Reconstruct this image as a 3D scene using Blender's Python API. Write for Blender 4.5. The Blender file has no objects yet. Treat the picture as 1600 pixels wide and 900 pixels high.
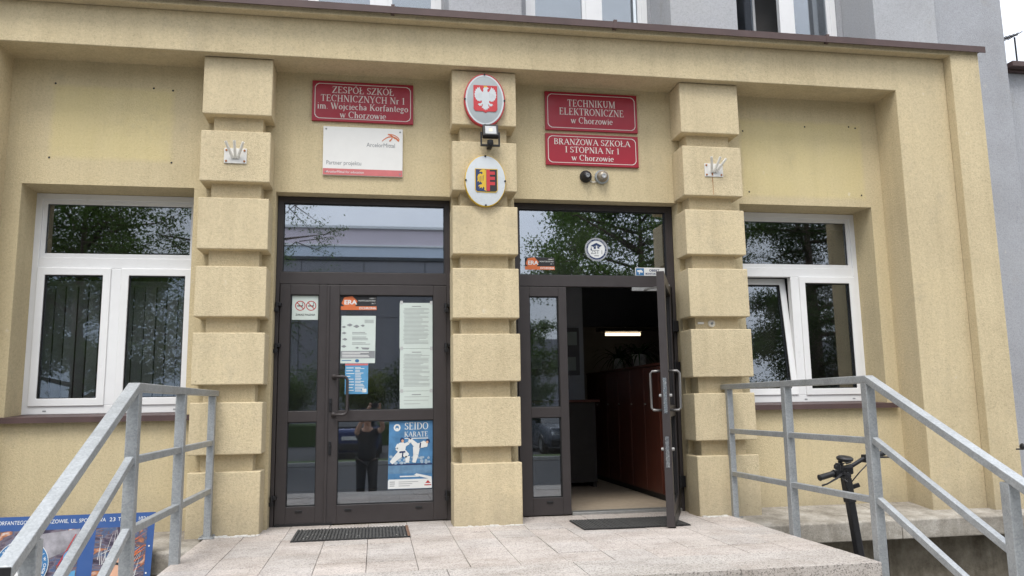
import bpy, bmesh, math, random
import numpy as np
from mathutils import Vector, Matrix
random.seed(7)
R = math.radians
sc = bpy.context.scene
col = sc.collection

# ------------------------------------------------------------------ camera
cd = bpy.data.cameras.new('camera'); cam = bpy.data.objects.new('camera', cd); col.objects.link(cam)
cd.sensor_fit = 'HORIZONTAL'; cd.sensor_width = 36.0; cd.lens = 36.0*1236.7/1600
cd.clip_start = .02; cd.clip_end = 600
CAM = Vector((.853, -6.818, .972))
rt = Vector((.98570853, -.16772388, -.01572904)); up = Vector((-.00898301, -.1455695, .98930725)); fw = Vector((.16822012, .97502729, .14499577))
cam.matrix_world = Matrix(((rt.x, up.x, -fw.x, CAM.x), (rt.y, up.y, -fw.y, CAM.y), (rt.z, up.z, -fw.z, CAM.z), (0, 0, 0, 1)))
sc.camera = cam

# ------------------------------------------------------------------ sky, sun, exposure (overcast day)
SUN_EL, SUN_AZ = 59.0, 200.0        # azimuth clockwise from +Y: the sun stands behind the photographer, a little to the left
w = bpy.data.worlds.new('World'); sc.world = w; w.use_nodes = True
nt = w.node_tree; nt.nodes.clear()
N = nt.nodes.new; LK = nt.links.new
sky = N('ShaderNodeTexSky'); sky.sky_type = 'NISHITA'; sky.sun_disc = False
sky.sun_elevation = R(SUN_EL); sky.sun_rotation = R(SUN_AZ); sky.air_density = 1.0; sky.dust_density = 4.0
tc = N('ShaderNodeTexCoord'); mp = N('ShaderNodeMapping'); mp.inputs['Scale'].default_value = (1, 1, 2.6)
nz = N('ShaderNodeTexNoise'); nz.inputs['Scale'].default_value = 2.2; nz.inputs['Detail'].default_value = 6; nz.inputs['Roughness'].default_value = .55
cr = N('ShaderNodeValToRGB'); cr.color_ramp.elements[0].position = .3; cr.color_ramp.elements[1].position = .72
cr.color_ramp.elements[0].color = (8.4, 8.9, 9.8, 1); cr.color_ramp.elements[1].color = (11.6, 11.8, 12.2, 1)
mx = N('ShaderNodeMixRGB'); mx.inputs[0].default_value = .86
bg = N('ShaderNodeBackground'); bg.inputs['Strength'].default_value = .1
wo = N('ShaderNodeOutputWorld')
LK(tc.outputs['Generated'], mp.inputs['Vector']); LK(mp.outputs[0], nz.inputs['Vector']); LK(nz.outputs['Fac'], cr.inputs[0])
sx = N('ShaderNodeSeparateXYZ'); LK(tc.outputs['Generated'], sx.inputs[0])
mr = N('ShaderNodeMapRange'); mr.inputs['From Min'].default_value = 0; mr.inputs['From Max'].default_value = 1; mr.inputs['To Min'].default_value = .68; mr.inputs['To Max'].default_value = 1.95
LK(sx.outputs[2], mr.inputs['Value'])
om = N('ShaderNodeMixRGB'); om.blend_type = 'MULTIPLY'; om.inputs[0].default_value = 1
LK(cr.outputs[0], om.inputs[1]); LK(mr.outputs[0], om.inputs[2])
LK(sky.outputs[0], mx.inputs[1]); LK(om.outputs[0], mx.inputs[2]); LK(mx.outputs[0], bg.inputs[0]); LK(bg.outputs[0], wo.inputs[0])
sl = bpy.data.lights.new('sun', 'SUN'); sun = bpy.data.objects.new('sun', sl); col.objects.link(sun)
sl.energy = 1.5; sl.angle = R(22); sl.color = (1, .96, .9)
sd = Vector((math.sin(R(SUN_AZ))*math.cos(R(SUN_EL)), math.cos(R(SUN_AZ))*math.cos(R(SUN_EL)), math.sin(R(SUN_EL))))
sun.rotation_euler = sd.to_track_quat('Z', 'Y').to_euler()
sun.location = (0, -20, 30)
sc.view_settings.view_transform = 'Standard'; sc.view_settings.look = 'None'; sc.view_settings.gamma = 1
sc.view_settings.exposure = 0.6
sc.render.engine = 'CYCLES'
sc.cycles.use_denoising = True
sc.cycles.max_bounces = 8; sc.cycles.transparent_max_bounces = 12; sc.cycles.sample_clamp_indirect = 6

# ------------------------------------------------------------------ materials
MATS = {}
def new_mat(name):
    m = bpy.data.materials.new(name); m.use_nodes = True; m.node_tree.nodes.clear(); MATS[name] = m
    return m, m.node_tree
class G:
    """tiny node-graph helper"""
    def __init__(s, name):
        s.m, s.t = new_mat(name)
        s.out = s.n('ShaderNodeOutputMaterial')
        s.tc = s.n('ShaderNodeTexCoord')
    def n(s, t, **kw):
        o = s.t.nodes.new(t)
        for k, v in kw.items():
            if k in o.inputs: s.put(o.inputs[k], v)
            else: setattr(o, k, v)
        return o
    def put(s, sock, v):
        if hasattr(v, 'links') or isinstance(v, bpy.types.NodeSocket): s.t.links.new(v, sock)
        else: sock.default_value = v
    def vec(s, scale=(1, 1, 1), src='Object'):
        mp = s.n('ShaderNodeMapping'); mp.inputs['Scale'].default_value = scale
        s.t.links.new(s.tc.outputs[src], mp.inputs['Vector']); return mp.outputs[0]
    def noise(s, scale, detail=4, rough=.55, sc3=(1, 1, 1), dist=0):
        o = s.n('ShaderNodeTexNoise'); o.inputs['Scale'].default_value = scale; o.inputs['Detail'].default_value = detail
        o.inputs['Roughness'].default_value = rough; o.inputs['Distortion'].default_value = dist
        s.t.links.new(s.vec(sc3), o.inputs['Vector']); return o.outputs['Fac']
    def voro(s, scale, out='Distance', feature='F1', sc3=(1, 1, 1)):
        o = s.n('ShaderNodeTexVoronoi'); o.feature = feature; o.inputs['Scale'].default_value = scale
        s.t.links.new(s.vec(sc3), o.inputs['Vector']); return o.outputs[out]
    def ramp(s, fac, stops):
        o = s.n('ShaderNodeValToRGB'); e = o.color_ramp.elements
        while len(e) < len(stops): e.new(.5)
        for k, (p, c) in enumerate(stops):
            e[k].position = p; e[k].color = c if len(c) == 4 else (*c, 1)
        s.t.links.new(fac, o.inputs[0]); return o.outputs[0]
    def mix(s, fac, a, b, mode='MIX'):
        o = s.n('ShaderNodeMixRGB'); o.blend_type = mode
        s.put(o.inputs[0], fac)
        for k, v in ((1, a), (2, b)): s.put(o.inputs[k], v if not isinstance(v, tuple) or len(v) == 4 else (*v, 1))
        return o.outputs[0]
    def math(s, op, a, b=0.0, c=0.0):
        o = s.n('ShaderNodeMath'); o.operation = op
        s.put(o.inputs[0], a); s.put(o.inputs[1], b); s.put(o.inputs[2], c); return o.outputs[0]
    def bump(s, h, strength=.3, dist=.01):
        o = s.n('ShaderNodeBump'); o.inputs['Strength'].default_value = strength; o.inputs['Distance'].default_value = dist
        s.t.links.new(h, o.inputs['Height']); return o.outputs[0]
    def bsdf(s, color, rough=.8, metal=0.0, normal=None, spec=.4, emit=None, estr=0):
        b = s.n('ShaderNodeBsdfPrincipled')
        s.put(b.inputs['Base Color'], color if not isinstance(color, tuple) or len(color) == 4 else (*color, 1))
        s.put(b.inputs['Roughness'], rough); s.put(b.inputs['Metallic'], metal); s.put(b.inputs['Specular IOR Level'], spec)
        if normal is not None: s.t.links.new(normal, b.inputs['Normal'])
        if emit: b.inputs['Emission Color'].default_value = (*emit, 1); b.inputs['Emission Strength'].default_value = estr
        s.t.links.new(b.outputs[0], s.out.inputs[0]); return s.m

def stucco(name, base, patches=(), streak=.12):
    g = G(name)
    fine = g.math('ADD', g.math('MULTIPLY', g.noise(120, 3, .7), .55), g.math('MULTIPLY', g.noise(52, 2, .6), .45))
    c = g.ramp(fine, [(.33, tuple(v*.76 for v in base)), (.47, tuple(v*.97 for v in base)), (.66, tuple(min(1, v*1.10) for v in base))])
    big = g.noise(1.1, 6, .62)
    c = g.mix(.75, c, g.ramp(big, [(.3, (.86, .85, .84)), (.5, (1, 1, 1)), (.72, (1.04, 1.03, 1.0))]), 'MULTIPLY')
    st = g.noise(5, 5, .6, (1.6, 1.6, .10))
    c = g.mix(streak*3.4, c, g.ramp(st, [(.42, (1, 1, 1)), (.72, (.80, .79, .77))]), 'MULTIPLY')
    # a few dark pock marks and scuffs
    pk = g.voro(4.3); pm = g.ramp(pk, [(.0, (1, 1, 1)), (.02, (1, 1, 1)), (.035, (0, 0, 0))])
    c = g.mix(g.math('MULTIPLY', pm, .35), c, (.16, .14, .10))
    if patches:
        xyz = g.n('ShaderNodeSeparateXYZ'); g.t.links.new(g.tc.outputs['Object'], xyz.inputs[0])
        wob = g.math('MULTIPLY', g.math('SUBTRACT', g.noise(9, 4), .5), .05)
        for (x0, x1, z0, z1) in patches:
            dx = g.math('SUBTRACT', (x1-x0)/2, g.math('ABSOLUTE', g.math('SUBTRACT', xyz.outputs[0], (x0+x1)/2)))
            dz = g.math('SUBTRACT', (z1-z0)/2, g.math('ABSOLUTE', g.math('SUBTRACT', xyz.outputs[2], (z0+z1)/2)))
            d = g.math('ADD', g.math('MINIMUM', dx, dz), wob)
            mk = g.math('MULTIPLY', d, 22); mk.node.use_clamp = True
            mk = g.math('MULTIPLY', mk, g.ramp(g.noise(3, 4), [(.25, (.6, .6, .6)), (.6, (1, 1, 1))]))
            c = g.mix(mk, c, g.mix(.42, c, (base[0]*1.14, base[1]*1.15, base[2]*.82)))
    # small pale chips where the top coat has gone
    chp = g.ramp(g.voro(2.6, sc3=(1, 1, .8)), [(.0, (1, 1, 1)), (.03, (1, 1, 1)), (.055, (0, 0, 0))])
    chp = g.math('MULTIPLY', chp, g.ramp(g.noise(45, 4, .7), [(.45, (0, 0, 0)), (.55, (1, 1, 1))]))
    c = g.mix(g.math('MULTIPLY', chp, .5), c, (.72, .66, .54))
    xyz2 = g.n('ShaderNodeSeparateXYZ'); g.t.links.new(g.tc.outputs['Object'], xyz2.inputs[0])
    # rain splash and scuffs: ragged grey dirt rising from the paving, and loose grimy blotches anywhere
    sp = g.math('MULTIPLY', g.math('SUBTRACT', g.math('ADD', .10, g.math('MULTIPLY', g.noise(6, 7, .7), .42)), xyz2.outputs[2]), 3.2); sp.node.use_clamp = True
    c = g.mix(g.math('MULTIPLY', sp, .42), c, (.25, .22, .17))
    bl = g.ramp(g.noise(2.3, 9, .74), [(.56, (0, 0, 0)), (.70, (1, 1, 1))])
    c = g.mix(g.math('MULTIPLY', bl, .28), c, (.30, .265, .20))
    relief = g.math('ADD', g.math('MULTIPLY', g.noise(85, 4, .7), .9), g.math('MULTIPLY', g.noise(260, 2), .4))
    return g.bsdf(c, .93, 0, g.bump(relief, .8, .010), .2)

BEIGE = (.600, .504, .330)
stucco('stucco', BEIGE, streak=.18)
stucco('stucco_wall', (.577, .485, .307), ((-3.63, -2.645, 3.01, 3.68), (2.45, 3.76, 2.87, 3.67)))
stucco('stucco_frame', (.590, .494, .318), streak=.14)
stucco('grey_render', (.37, .38, .405), streak=.04)
stucco('grey_render_proud', (.42, .43, .45), streak=.03)

def simple(name, color, rough=.5, metal=0.0, var=.08, nscale=14, bump=0.0, bscale=60, spec=.4, emit=None, estr=0):
    g = G(name)
    c = g.ramp(g.noise(nscale, 5, .6), [(.25, tuple(v*(1-var) for v in color)), (.75, tuple(min(1, v*(1+var)) for v in color))])
    rr = g.ramp(g.noise(nscale*2.3, 4), [(.3, (max(0, rough-.08),)*3), (.7, (min(1, rough+.08),)*3)])
    nb = g.bump(g.noise(bscale, 4), bump, .004) if bump else None
    return g.bsdf(c, rr, metal, nb, spec, emit, estr)

simple('brown_alu', (.040, .034, .034), .42, 0, .10, 6, .03, 300)
simple('brown_sheet', (.075, .046, .043), .5, 0, .2, 5)
simple('pvc', (.74, .745, .75), .35, 0, .04, 4)
simple('gasket', (.012, .012, .013), .6)
simple('black_plastic', (.014, .014, .015), .45, 0, .2, 30)
simple('black_metal', (.02, .02, .022), .35, .3, .2, 30)
simple('chrome', (.62, .62, .62), .22, 1, .05, 20)
simple('steel_dull', (.34, .34, .33), .45, .7, .15, 30)
simple('handle_steel', (.20, .195, .19), .4, .8, .15, 30)
simple('white_enamel', (.51, .54, .555), .3, 0, .05, 6)
simple('white_paint', (.60, .59, .56), .5, 0, .12, 20)
simple('holder_white', (.74, .72, .66), .5, 0, .08, 30)
simple('rust', (.32, .12, .04), .9, 0, .4, 60)
simple('rust_dark', (.15, .085, .055), .9, 0, .6, 70)
simple('sign_red', (.285, .008, .022), .38, 0, .06, 5)
simple('sign_white', (.66, .655, .63), .45, 0, .03, 9)
simple('print_white', (.64, .65, .64), .55, 0, .03, 9)
simple('print_text', (.62, .58, .54), .5, 0, .03, 9)
simple('print_black', (.018, .018, .02), .6, 0, .1)
simple('print_grey', (.22, .23, .24), .6, 0, .1)
simple('print_red', (.40, .03, .035), .5, 0, .06)
simple('print_pink', (.50, .14, .14), .5, 0, .06)
simple('print_orange', (.55, .14, .045), .5, 0, .06)
simple('print_blue', (.035, .14, .30), .5, 0, .1, 20)
simple('print_light_blue', (.09, .27, .46), .5, 0, .12, 20)
simple('print_sky', (.065, .18, .34), .45, 0, .35, 9)
simple('print_sea', (.11, .21, .33), .45, 0, .3, 16)
simple('print_navy', (.018, .035, .10), .5, 0, .1)
simple('print_yellow', (.58, .38, .03), .5, 0, .08)
simple('print_cloud', (.30, .38, .46), .5, 0, .2, 30)
simple('print_teal', (.16, .46, .52), .5, 0, .2, 12)
simple('print_skin', (.58, .33, .22), .5, 0, .15, 12)
simple('print_dark', (.05, .045, .06), .5, 0, .5, 12)
simple('paper', (.52, .585, .55), .7, 0, .04, 12, .1, 20)
simple('emblem_grey', (.33, .36, .37), .4, 0, .12, 5)
simple('emblem_red', (.45, .035, .04), .4, 0, .08, 12)
simple('board_blue', (.035, .085, .24), .4, 0, .05, 8)
simple('photo_grey', (.26, .25, .27), .45, 0, .5, 12)
simple('rubber_mat', (.055, .054, .052), .8, 0, .35, 40, .3, 90)
simple('lens_glass', (.45, .46, .46), .15, 0, .1, 40)
simple('led_panel', (.62, .58, .45), .3, 0, .1, 60)
simple('concrete_joint', (.30, .27, .24), .95, 0, .25, 12, .3)
simple('hall_floor', (.40, .33, .25), .45, 0, .12, 9)
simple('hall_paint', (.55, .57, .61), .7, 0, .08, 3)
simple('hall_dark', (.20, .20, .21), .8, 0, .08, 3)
simple('dome_tan', (.27, .235, .18), .3, .2, .2, 40)
simple('cabinet_dark', (.03, .026, .024), .5, 0, .2, 8)
simple('ceramic', (.62, .60, .55), .3, 0, .3, 26)
simple('curtain', (.62, .62, .60), .9, 0, .08, 6)
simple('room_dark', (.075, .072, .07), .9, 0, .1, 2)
simple('lamp_tube', (.9, .85, .75), .5, 0, .0, 4, emit=(1, .80, .55), estr=1.6)
simple('skin', (.50, .30, .21), .55, 0, .06, 20)
simple('cloth_black', (.012, .012, .014), .9, 0, .25, 30)
simple('hair_dark', (.03, .022, .016), .6, 0, .3, 60)
simple('car_blue', (.012, .03, .12), .25, .2, .05, 4, spec=.6)
simple('car_grey', (.10, .11, .13), .25, .3, .05, 4, spec=.6)
simple('car_glass', (.012, .014, .016), .08, 0, .05, 4, spec=.8)
simple('tail_light', (.45, .01, .012), .2, 0, .1, 10)
simple('head_light', (.62, .64, .66), .15, 0, .1, 10)
simple('asphalt', (.052, .052, .054), .92, 0, .3, 40, .4, 180)
simple('pavement', (.20, .195, .185), .92, 0, .18, 6, .3, 120)
simple('kerb_stone', (.30, .295, .285), .9, 0, .15, 12, .3, 90)
simple('grass_ground', (.055, .085, .025), .95, 0, .4, 20, .6, 70)
simple('cladding_grey', (.22, .22, .24), .6, 0, .04, .3)
simple('cladding_blue', (.60, .68, .78), .5, 0, .03, .3)
simple('cladding_pink', (.74, .66, .72), .5, 0, .03, .3)
simple('trim_white', (.80, .81, .82), .5, 0, .03, .5)
simple('trim_dark', (.05, .055, .06), .5, 0, .1, .5)
simple('bark', (.085, .062, .045), .95, 0, .45, 18, .8, 30)

def concrete():
    g = G('concrete')
    c = g.ramp(g.noise(3.2, 8, .68), [(.28, (.17, .15, .12)), (.48, (.31, .285, .245)), (.7, (.45, .425, .38))])
    st = g.noise(6, 6, .65, (1, 1, .15)); c = g.mix(.6, c, g.ramp(st, [(.45, (1, 1, 1)), (.7, (.5, .48, .44))]), 'MULTIPLY')
    c = g.mix(.35, c, g.ramp(g.voro(90, 'Color'), [(.2, (.6, .6, .6)), (.8, (1.1, 1.1, 1.1))]), 'MULTIPLY')
    return g.bsdf(c, .95, 0, g.bump(g.noise(38, 8, .7), .6, .012), .2)
concrete()
def old_concrete():
    g = G('old_concrete')
    c = g.ramp(g.noise(2.6, 9, .72), [(.3, (.085, .072, .052)), (.5, (.20, .175, .135)), (.68, (.30, .275, .225))])
    c = g.mix(.7, c, g.ramp(g.noise(5, 7, .7, (1, 1, .2)), [(.42, (1, 1, 1)), (.64, (.4, .38, .34))]), 'MULTIPLY')
    return g.bsdf(c, .95, 0, g.bump(g.noise(24, 8, .72), .8, .02), .2)
old_concrete()
def collage(name, stops, sc):
    g = G(name)
    c = g.ramp(g.noise(sc, 7, .6, (1, 1, 1.6), 1.2), stops)
    return g.bsdf(c, .4, 0, None, .4)
collage('photo_dark', [(.30, (.02, .018, .03)), (.42, (.07, .055, .085)), (.48, (.16, .13, .15)), (.52, (.05, .10, .20)), (.56, (.10, .07, .08)), (.62, (.40, .16, .07)), (.70, (.50, .46, .44))], 6)
def terrazzo(name, base, contrast=1.0, bump=.25):
    g = G(name)
    cells = g.voro(150, 'Color')
    sep = g.n('ShaderNodeSeparateColor'); g.t.links.new(cells, sep.inputs[0])
    k = contrast
    sp = g.ramp(sep.outputs[0], [(.0, tuple(v*(1-.62*k) for v in base)), (.14, tuple(v*(1-.45*k) for v in base)), (.3, tuple(v*.97 for v in base)), (.7, base), (.9, tuple(min(1, v*1.15) for v in base))])
    inf = g.n('ShaderNodeObjectInfo')
    sp = g.mix(1, sp, g.ramp(inf.outputs['Random'], [(0, (.95, .94, .935)), (.5, (.985, .98, .975)), (1, (1.03, 1.01, 1.0))]), 'MULTIPLY')
    dirt = g.noise(3.1, 8, .68)
    sp = g.mix(.8, sp, g.ramp(dirt, [(.3, (.72, .70, .68)), (.55, (1, 1, 1))]), 'MULTIPLY')
    gum = g.ramp(g.voro(3.7), [(.0, (1, 1, 1)), (.045, (1, 1, 1)), (.06, (0, 0, 0))])
    sp = g.mix(g.math('MULTIPLY', gum, .45), sp, (.16, .145, .13))
    wear = g.noise(1.3, 9, .72, (.6, 1.6, 1)); sp = g.mix(.7, sp, g.ramp(wear, [(.40, (.78, .76, .73)), (.56, (1, 1, 1))]), 'MULTIPLY')
    return g.bsdf(sp, .75, 0, g.bump(g.noise(260, 3), bump, .003), .3)
terrazzo('terrazzo', (.465, .425, .395), .75)
terrazzo('terrazzo_grey', (.455, .425, .402), .75)
terrazzo('terrazzo_edge', (.43, .405, .38), .95, .5)
def galvanised():
    g = G('galvanised')
    v = g.voro(120, 'Color'); sep = g.n('ShaderNodeSeparateColor'); g.t.links.new(v, sep.inputs[0])
    c = g.ramp(sep.outputs[0], [(0, (.335, .352, .362)), (.5, (.375, .392, .402)), (1, (.425, .442, .452))])
    c = g.mix(.6, c, g.ramp(g.noise(7, 6, .65), [(.3, (.68, .68, .67)), (.6, (1, 1, 1)), (.8, (1.12, 1.12, 1.12))]), 'MULTIPLY')
    return g.bsdf(c, g.ramp(sep.outputs[1], [(0, (.38,)*3), (1, (.6,)*3)]), .55, g.bump(g.noise(60, 4), .12, .003), .4)
galvanised()
def wood():
    g = G('red_wood')
    wv = g.noise(9, 6, .6, (14, 14, .7), .4)
    c = g.ramp(wv, [(.3, (.060, .018, .011)), (.55, (.105, .031, .019)), (.75, (.14, .047, .029))])
    return g.bsdf(c, .38, 0, None, .5)
wood()
def foliage(name, dark, light):
    g = G(name)
    inf = g.noise(1.3, 5, .7)
    c = g.ramp(g.noise(.9, 6, .75), [(.3, dark), (.7, light)])
    d = g.n('ShaderNodeBsdfDiffuse'); t = g.n('ShaderNodeBsdfTranslucent'); m = g.n('ShaderNodeMixShader')
    g.put(d.inputs[0], c); g.put(t.inputs[0], c); m.inputs[0].default_value = .35
    g.t.links.new(d.outputs[0], m.inputs[1]); g.t.links.new(t.outputs[0], m.inputs[2]); g.t.links.new(m.outputs[0], g.out.inputs[0])
foliage('leaf_mid', (.055, .095, .022), (.12, .18, .05))
foliage('leaf_dark', (.03, .055, .018), (.07, .105, .035))
foliage('leaf_bright', (.09, .12, .02), (.18, .22, .05))
foliage('leaf_pot', (.03, .06, .02), (.07, .12, .04))
def glass(name, base, tint, rcol):
    g = G(name)
    fr = g.n('ShaderNodeFresnel'); fr.inputs['IOR'].default_value = 1.45
    f = g.math('ADD', base, g.math('MULTIPLY', fr.outputs[0], 1-base)); f.node.use_clamp = True
    tr = g.n('ShaderNodeBsdfTransparent'); tr.inputs[0].default_value = (*tint, 1)
    gl = g.n('ShaderNodeBsdfGlossy'); gl.inputs['Color'].default_value = (*rcol, 1); gl.inputs['Roughness'].default_value = .012
    bp = g.bump(g.noise(1.2, 1), .004, .02); g.t.links.new(bp, gl.inputs['Normal'])
    m = g.n('ShaderNodeMixShader'); g.t.links.new(f, m.inputs[0]); g.t.links.new(tr.outputs[0], m.inputs[1]); g.t.links.new(gl.outputs[0], m.inputs[2])
    # thin film of dust and wiped smears
    du = g.n('ShaderNodeBsdfDiffuse'); du.inputs[0].default_value = (.45, .43, .40, 1)
    dm_ = g.math('ADD', .004, g.math('MULTIPLY', g.ramp(g.noise(4, 7, .7, (1, 1, .45), .8), [(.45, (0, 0, 0)), (.75, (1, 1, 1))]), .022))
    m2 = g.n('ShaderNodeMixShader'); g.t.links.new(dm_, m2.inputs[0]); g.t.links.new(m.outputs[0], m2.inputs[1]); g.t.links.new(du.outputs[0], m2.inputs[2])
    g.t.links.new(m2.outputs[0], g.out.inputs[0])
glass('door_glass', .165, (.70, .73, .75), (.86, .92, 1.0))
glass('transom_glass', .31, (.60, .63, .66), (.86, .92, 1.0))
glass('window_glass', .13, (.80, .82, .82), (.88, .93, 1.0))

# ------------------------------------------------------------------ mesh helpers
class MB:
    def __init__(s): s.v = []; s.f = []; s.smooth = False
    def add(s, vs, fs):
        k = len(s.v); s.v += [tuple(p) for p in vs]; s.f += [tuple(i+k for i in f) for f in fs]; return s
    def box(s, x0, x1, y0, y1, z0, z1):
        return s.add([(x0,y0,z0),(x1,y0,z0),(x1,y1,z0),(x0,y1,z0),(x0,y0,z1),(x1,y0,z1),(x1,y1,z1),(x0,y1,z1)],
                     [(0,3,2,1),(4,5,6,7),(0,1,5,4),(1,2,6,5),(2,3,7,6),(3,0,4,7)])
    def ring(s, x0, x1, z0, z1, wd, y0, y1, wb=None):
        """rectangular frame in the XZ plane, mitred"""
        wb = wd if wb is None else wb
        o = [(x0,z0),(x1,z0),(x1,z1),(x0,z1)]; i = [(x0+wd,z0+wb),(x1-wd,z0+wb),(x1-wd,z1-wd),(x0+wd,z1-wd)]
        vs = [(x,y0,z) for x,z in o]+[(x,y0,z) for x,z in i]+[(x,y1,z) for x,z in o]+[(x,y1,z) for x,z in i]
        fs = []
        for a in range(4):
            b = (a+1) % 4
            fs += [(a,b,4+b,4+a), (8+b,8+a,12+a,12+b), (a,8+a,8+b,b), (4+a,4+b,12+b,12+a)]
        return s.add(vs, fs)
    def tube(s, pts, rad, n=8, cap=True):
        pts = [Vector(p) for p in pts]; rr = rad if isinstance(rad, (list, tuple)) else [rad]*len(pts)
        k = len(s.v); prev = None
        for i, p in enumerate(pts):
            d = (pts[min(i+1, len(pts)-1)]-pts[max(i-1, 0)]).normalized()
            if prev is None:
                a = d.orthogonal().normalized()
            else:
                a = (prev-d*prev.dot(d)).normalized()
            prev = a; b = d.cross(a)
            for j in range(n):
                t = 2*math.pi*j/n; s.v.append(tuple(p+(a*math.cos(t)+b*math.sin(t))*rr[i]))
        for i in range(len(pts)-1):
            for j in range(n):
                s.f.append((k+i*n+j, k+i*n+(j+1) % n, k+(i+1)*n+(j+1) % n, k+(i+1)*n+j))
        if cap:
            s.f.append(tuple(k+j for j in reversed(range(n)))); s.f.append(tuple(k+(len(pts)-1)*n+j for j in range(n)))
        return s
    def bar(s, a, b, w, h, up=(0,0,1)):
        """square section bar from a to b; w across, h along 'up'"""
        a = Vector(a); b = Vector(b); d = (b-a).normalized(); u = Vector(up); side = d.cross(u).normalized(); u = side.cross(d)
        vs = [p+side*sx*w/2+u*sy*h/2 for p in (a, b) for sx, sy in ((-1,-1),(1,-1),(1,1),(-1,1))]
        return s.add(vs, [(0,1,2,3),(7,6,5,4),(0,4,5,1),(1,5,6,2),(2,6,7,3),(3,7,4,0)])
    def poly(s, pts, y):
        """flat polygon in XZ facing -Y"""
        a = sum(pts[i][0]*pts[(i+1) % len(pts)][1]-pts[(i+1) % len(pts)][0]*pts[i][1] for i in range(len(pts)))
        if a < 0: pts = pts[::-1]
        return s.add([(x, y, z) for x, z in pts], [tuple(range(len(pts)))])
    def rect(s, x0, x1, z0, z1, y): return s.poly([(x0,z0),(x1,z0),(x1,z1),(x0,z1)], y)
    def prism(s, pts, y0, y1):
        a = sum(pts[i][0]*pts[(i+1) % len(pts)][1]-pts[(i+1) % len(pts)][0]*pts[i][1] for i in range(len(pts)))
        if a < 0: pts = pts[::-1]
        n = len(pts)
        return s.add([(x,y0,z) for x,z in pts]+[(x,y1,z) for x,z in pts],
                     [tuple(range(n)), tuple(range(2*n-1, n-1, -1))]+[(i, n+i, n+(i+1) % n, (i+1) % n) for i in range(n)])
    def disc(s, cx, cz, rx, rz, y, n=32, a0=0, a1=360):
        return s.poly([(cx+rx*math.cos(R(a0+(a1-a0)*i/n)), cz+rz*math.sin(R(a0+(a1-a0)*i/n))) for i in range(n if a1-a0 == 360 else n+1)], y)
    def annulus(s, cx, cz, rx, rz, wd, y, n=40):
        vs = []; fs = []
        for i in range(n):
            t = 2*math.pi*i/n; vs += [(cx+rx*math.cos(t), y, cz+rz*math.sin(t)), (cx+(rx-wd)*math.cos(t), y, cz+(rz-wd)*math.sin(t))]
        for i in range(n):
            j = (i+1) % n; fs.append((2*i, 2*j, 2*j+1, 2*i+1))
        return s.add(vs, fs)
    def lathe(s, c, axis, prof, n=20):
        """prof: list of (distance along axis, radius)"""
        c = Vector(c); d = Vector(axis).normalized(); a = d.orthogonal().normalized(); b = d.cross(a); k = len(s.v)
        for h, r in prof:
            for j in range(n):
                t = 2*math.pi*j/n; s.v.append(tuple(c+d*h+(a*math.cos(t)+b*math.sin(t))*max(r, 1e-4)))
        for i in range(len(prof)-1):
            for j in range(n):
                s.f.append((k+i*n+j, k+i*n+(j+1) % n, k+(i+1)*n+(j+1) % n, k+(i+1)*n+j))
        return s
    def text(s, txt, x, z, size, y, align='L', width=None, bold=0.0, shear=0.0):
        vs, fs = text_data(txt, bold)
        if not vs: return s
        w0 = max(v[0] for v in vs); k = size/.73
        kx = k if width is None else width/w0
        off = {'L': 0, 'C': -.5*w0*kx, 'R': -w0*kx}[align]
        return s.add([(x+off+v[0]*kx+shear*v[1]*k, y, z+v[1]*k) for v in vs], fs)
    def build(s, name, mat, parent=None, bevel=0, smooth=False, origin=None):
        me = bpy.data.meshes.new(name)
        root = parent
        while root is not None and root.parent is not None: root = root.parent
        if root is not None: o3 = Vector(root.location)
        elif origin is not None: o3 = Vector(origin)
        else:
            xs = [p[0] for p in s.v]; ys = [p[1] for p in s.v]; zs = [p[2] for p in s.v]
            o3 = Vector(((min(xs)+max(xs))/2, (min(ys)+max(ys))/2, min(zs)))
        me.from_pydata([(p[0]-o3.x, p[1]-o3.y, p[2]-o3.z) for p in s.v], [], s.f); me.update()
        me.materials.append(MATS[mat])
        o = bpy.data.objects.new(name, me); col.objects.link(o)
        if parent is not None: o.parent = parent
        else: o.location = o3
        if smooth:
            for p in me.polygons: p.use_smooth = True
        if bevel:
            b = o.modifiers.new('bevel', 'BEVEL'); b.width = bevel; b.segments = 2; b.limit_method = 'ANGLE'; b.angle_limit = R(40)
        return o
_tc = {}
def text_data(txt, bold=0.0):
    key = (txt, bold)
    if key not in _tc:
        cu = bpy.data.curves.new('t', 'FONT'); cu.body = txt; cu.size = 1; cu.resolution_u = 3; cu.offset = bold
        ob = bpy.data.objects.new('t', cu); me = bpy.data.meshes.new_from_object(ob)
        # text lies in XY facing +Z: keep (x, y); facing -Y after the swap to XZ
        _tc[key] = ([(v.co.x, v.co.y) for v in me.vertices], [tuple(p.vertices) for p in me.polygons])
        bpy.data.objects.remove(ob); bpy.data.curves.remove(cu); bpy.data.meshes.remove(me)
    return _tc[key]

def tag(o, label=None, cat=None, group=None, kind=None):
    if label: o['label'] = label
    if cat: o['category'] = cat
    if group: o['group'] = group
    if kind: o['kind'] = kind
    return o
def thing(name, loc, label, cat, group=None):
    o = bpy.data.objects.new(name, None); col.objects.link(o); o.location = loc; o.empty_display_size = .1
    return tag(o, label, cat, group)
def struct(o): o['kind'] = 'structure'; return o
def boxed(name, dims, mat, parent=None, bevel=0): return MB().box(*dims).build(name, mat, parent, bevel)

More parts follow.
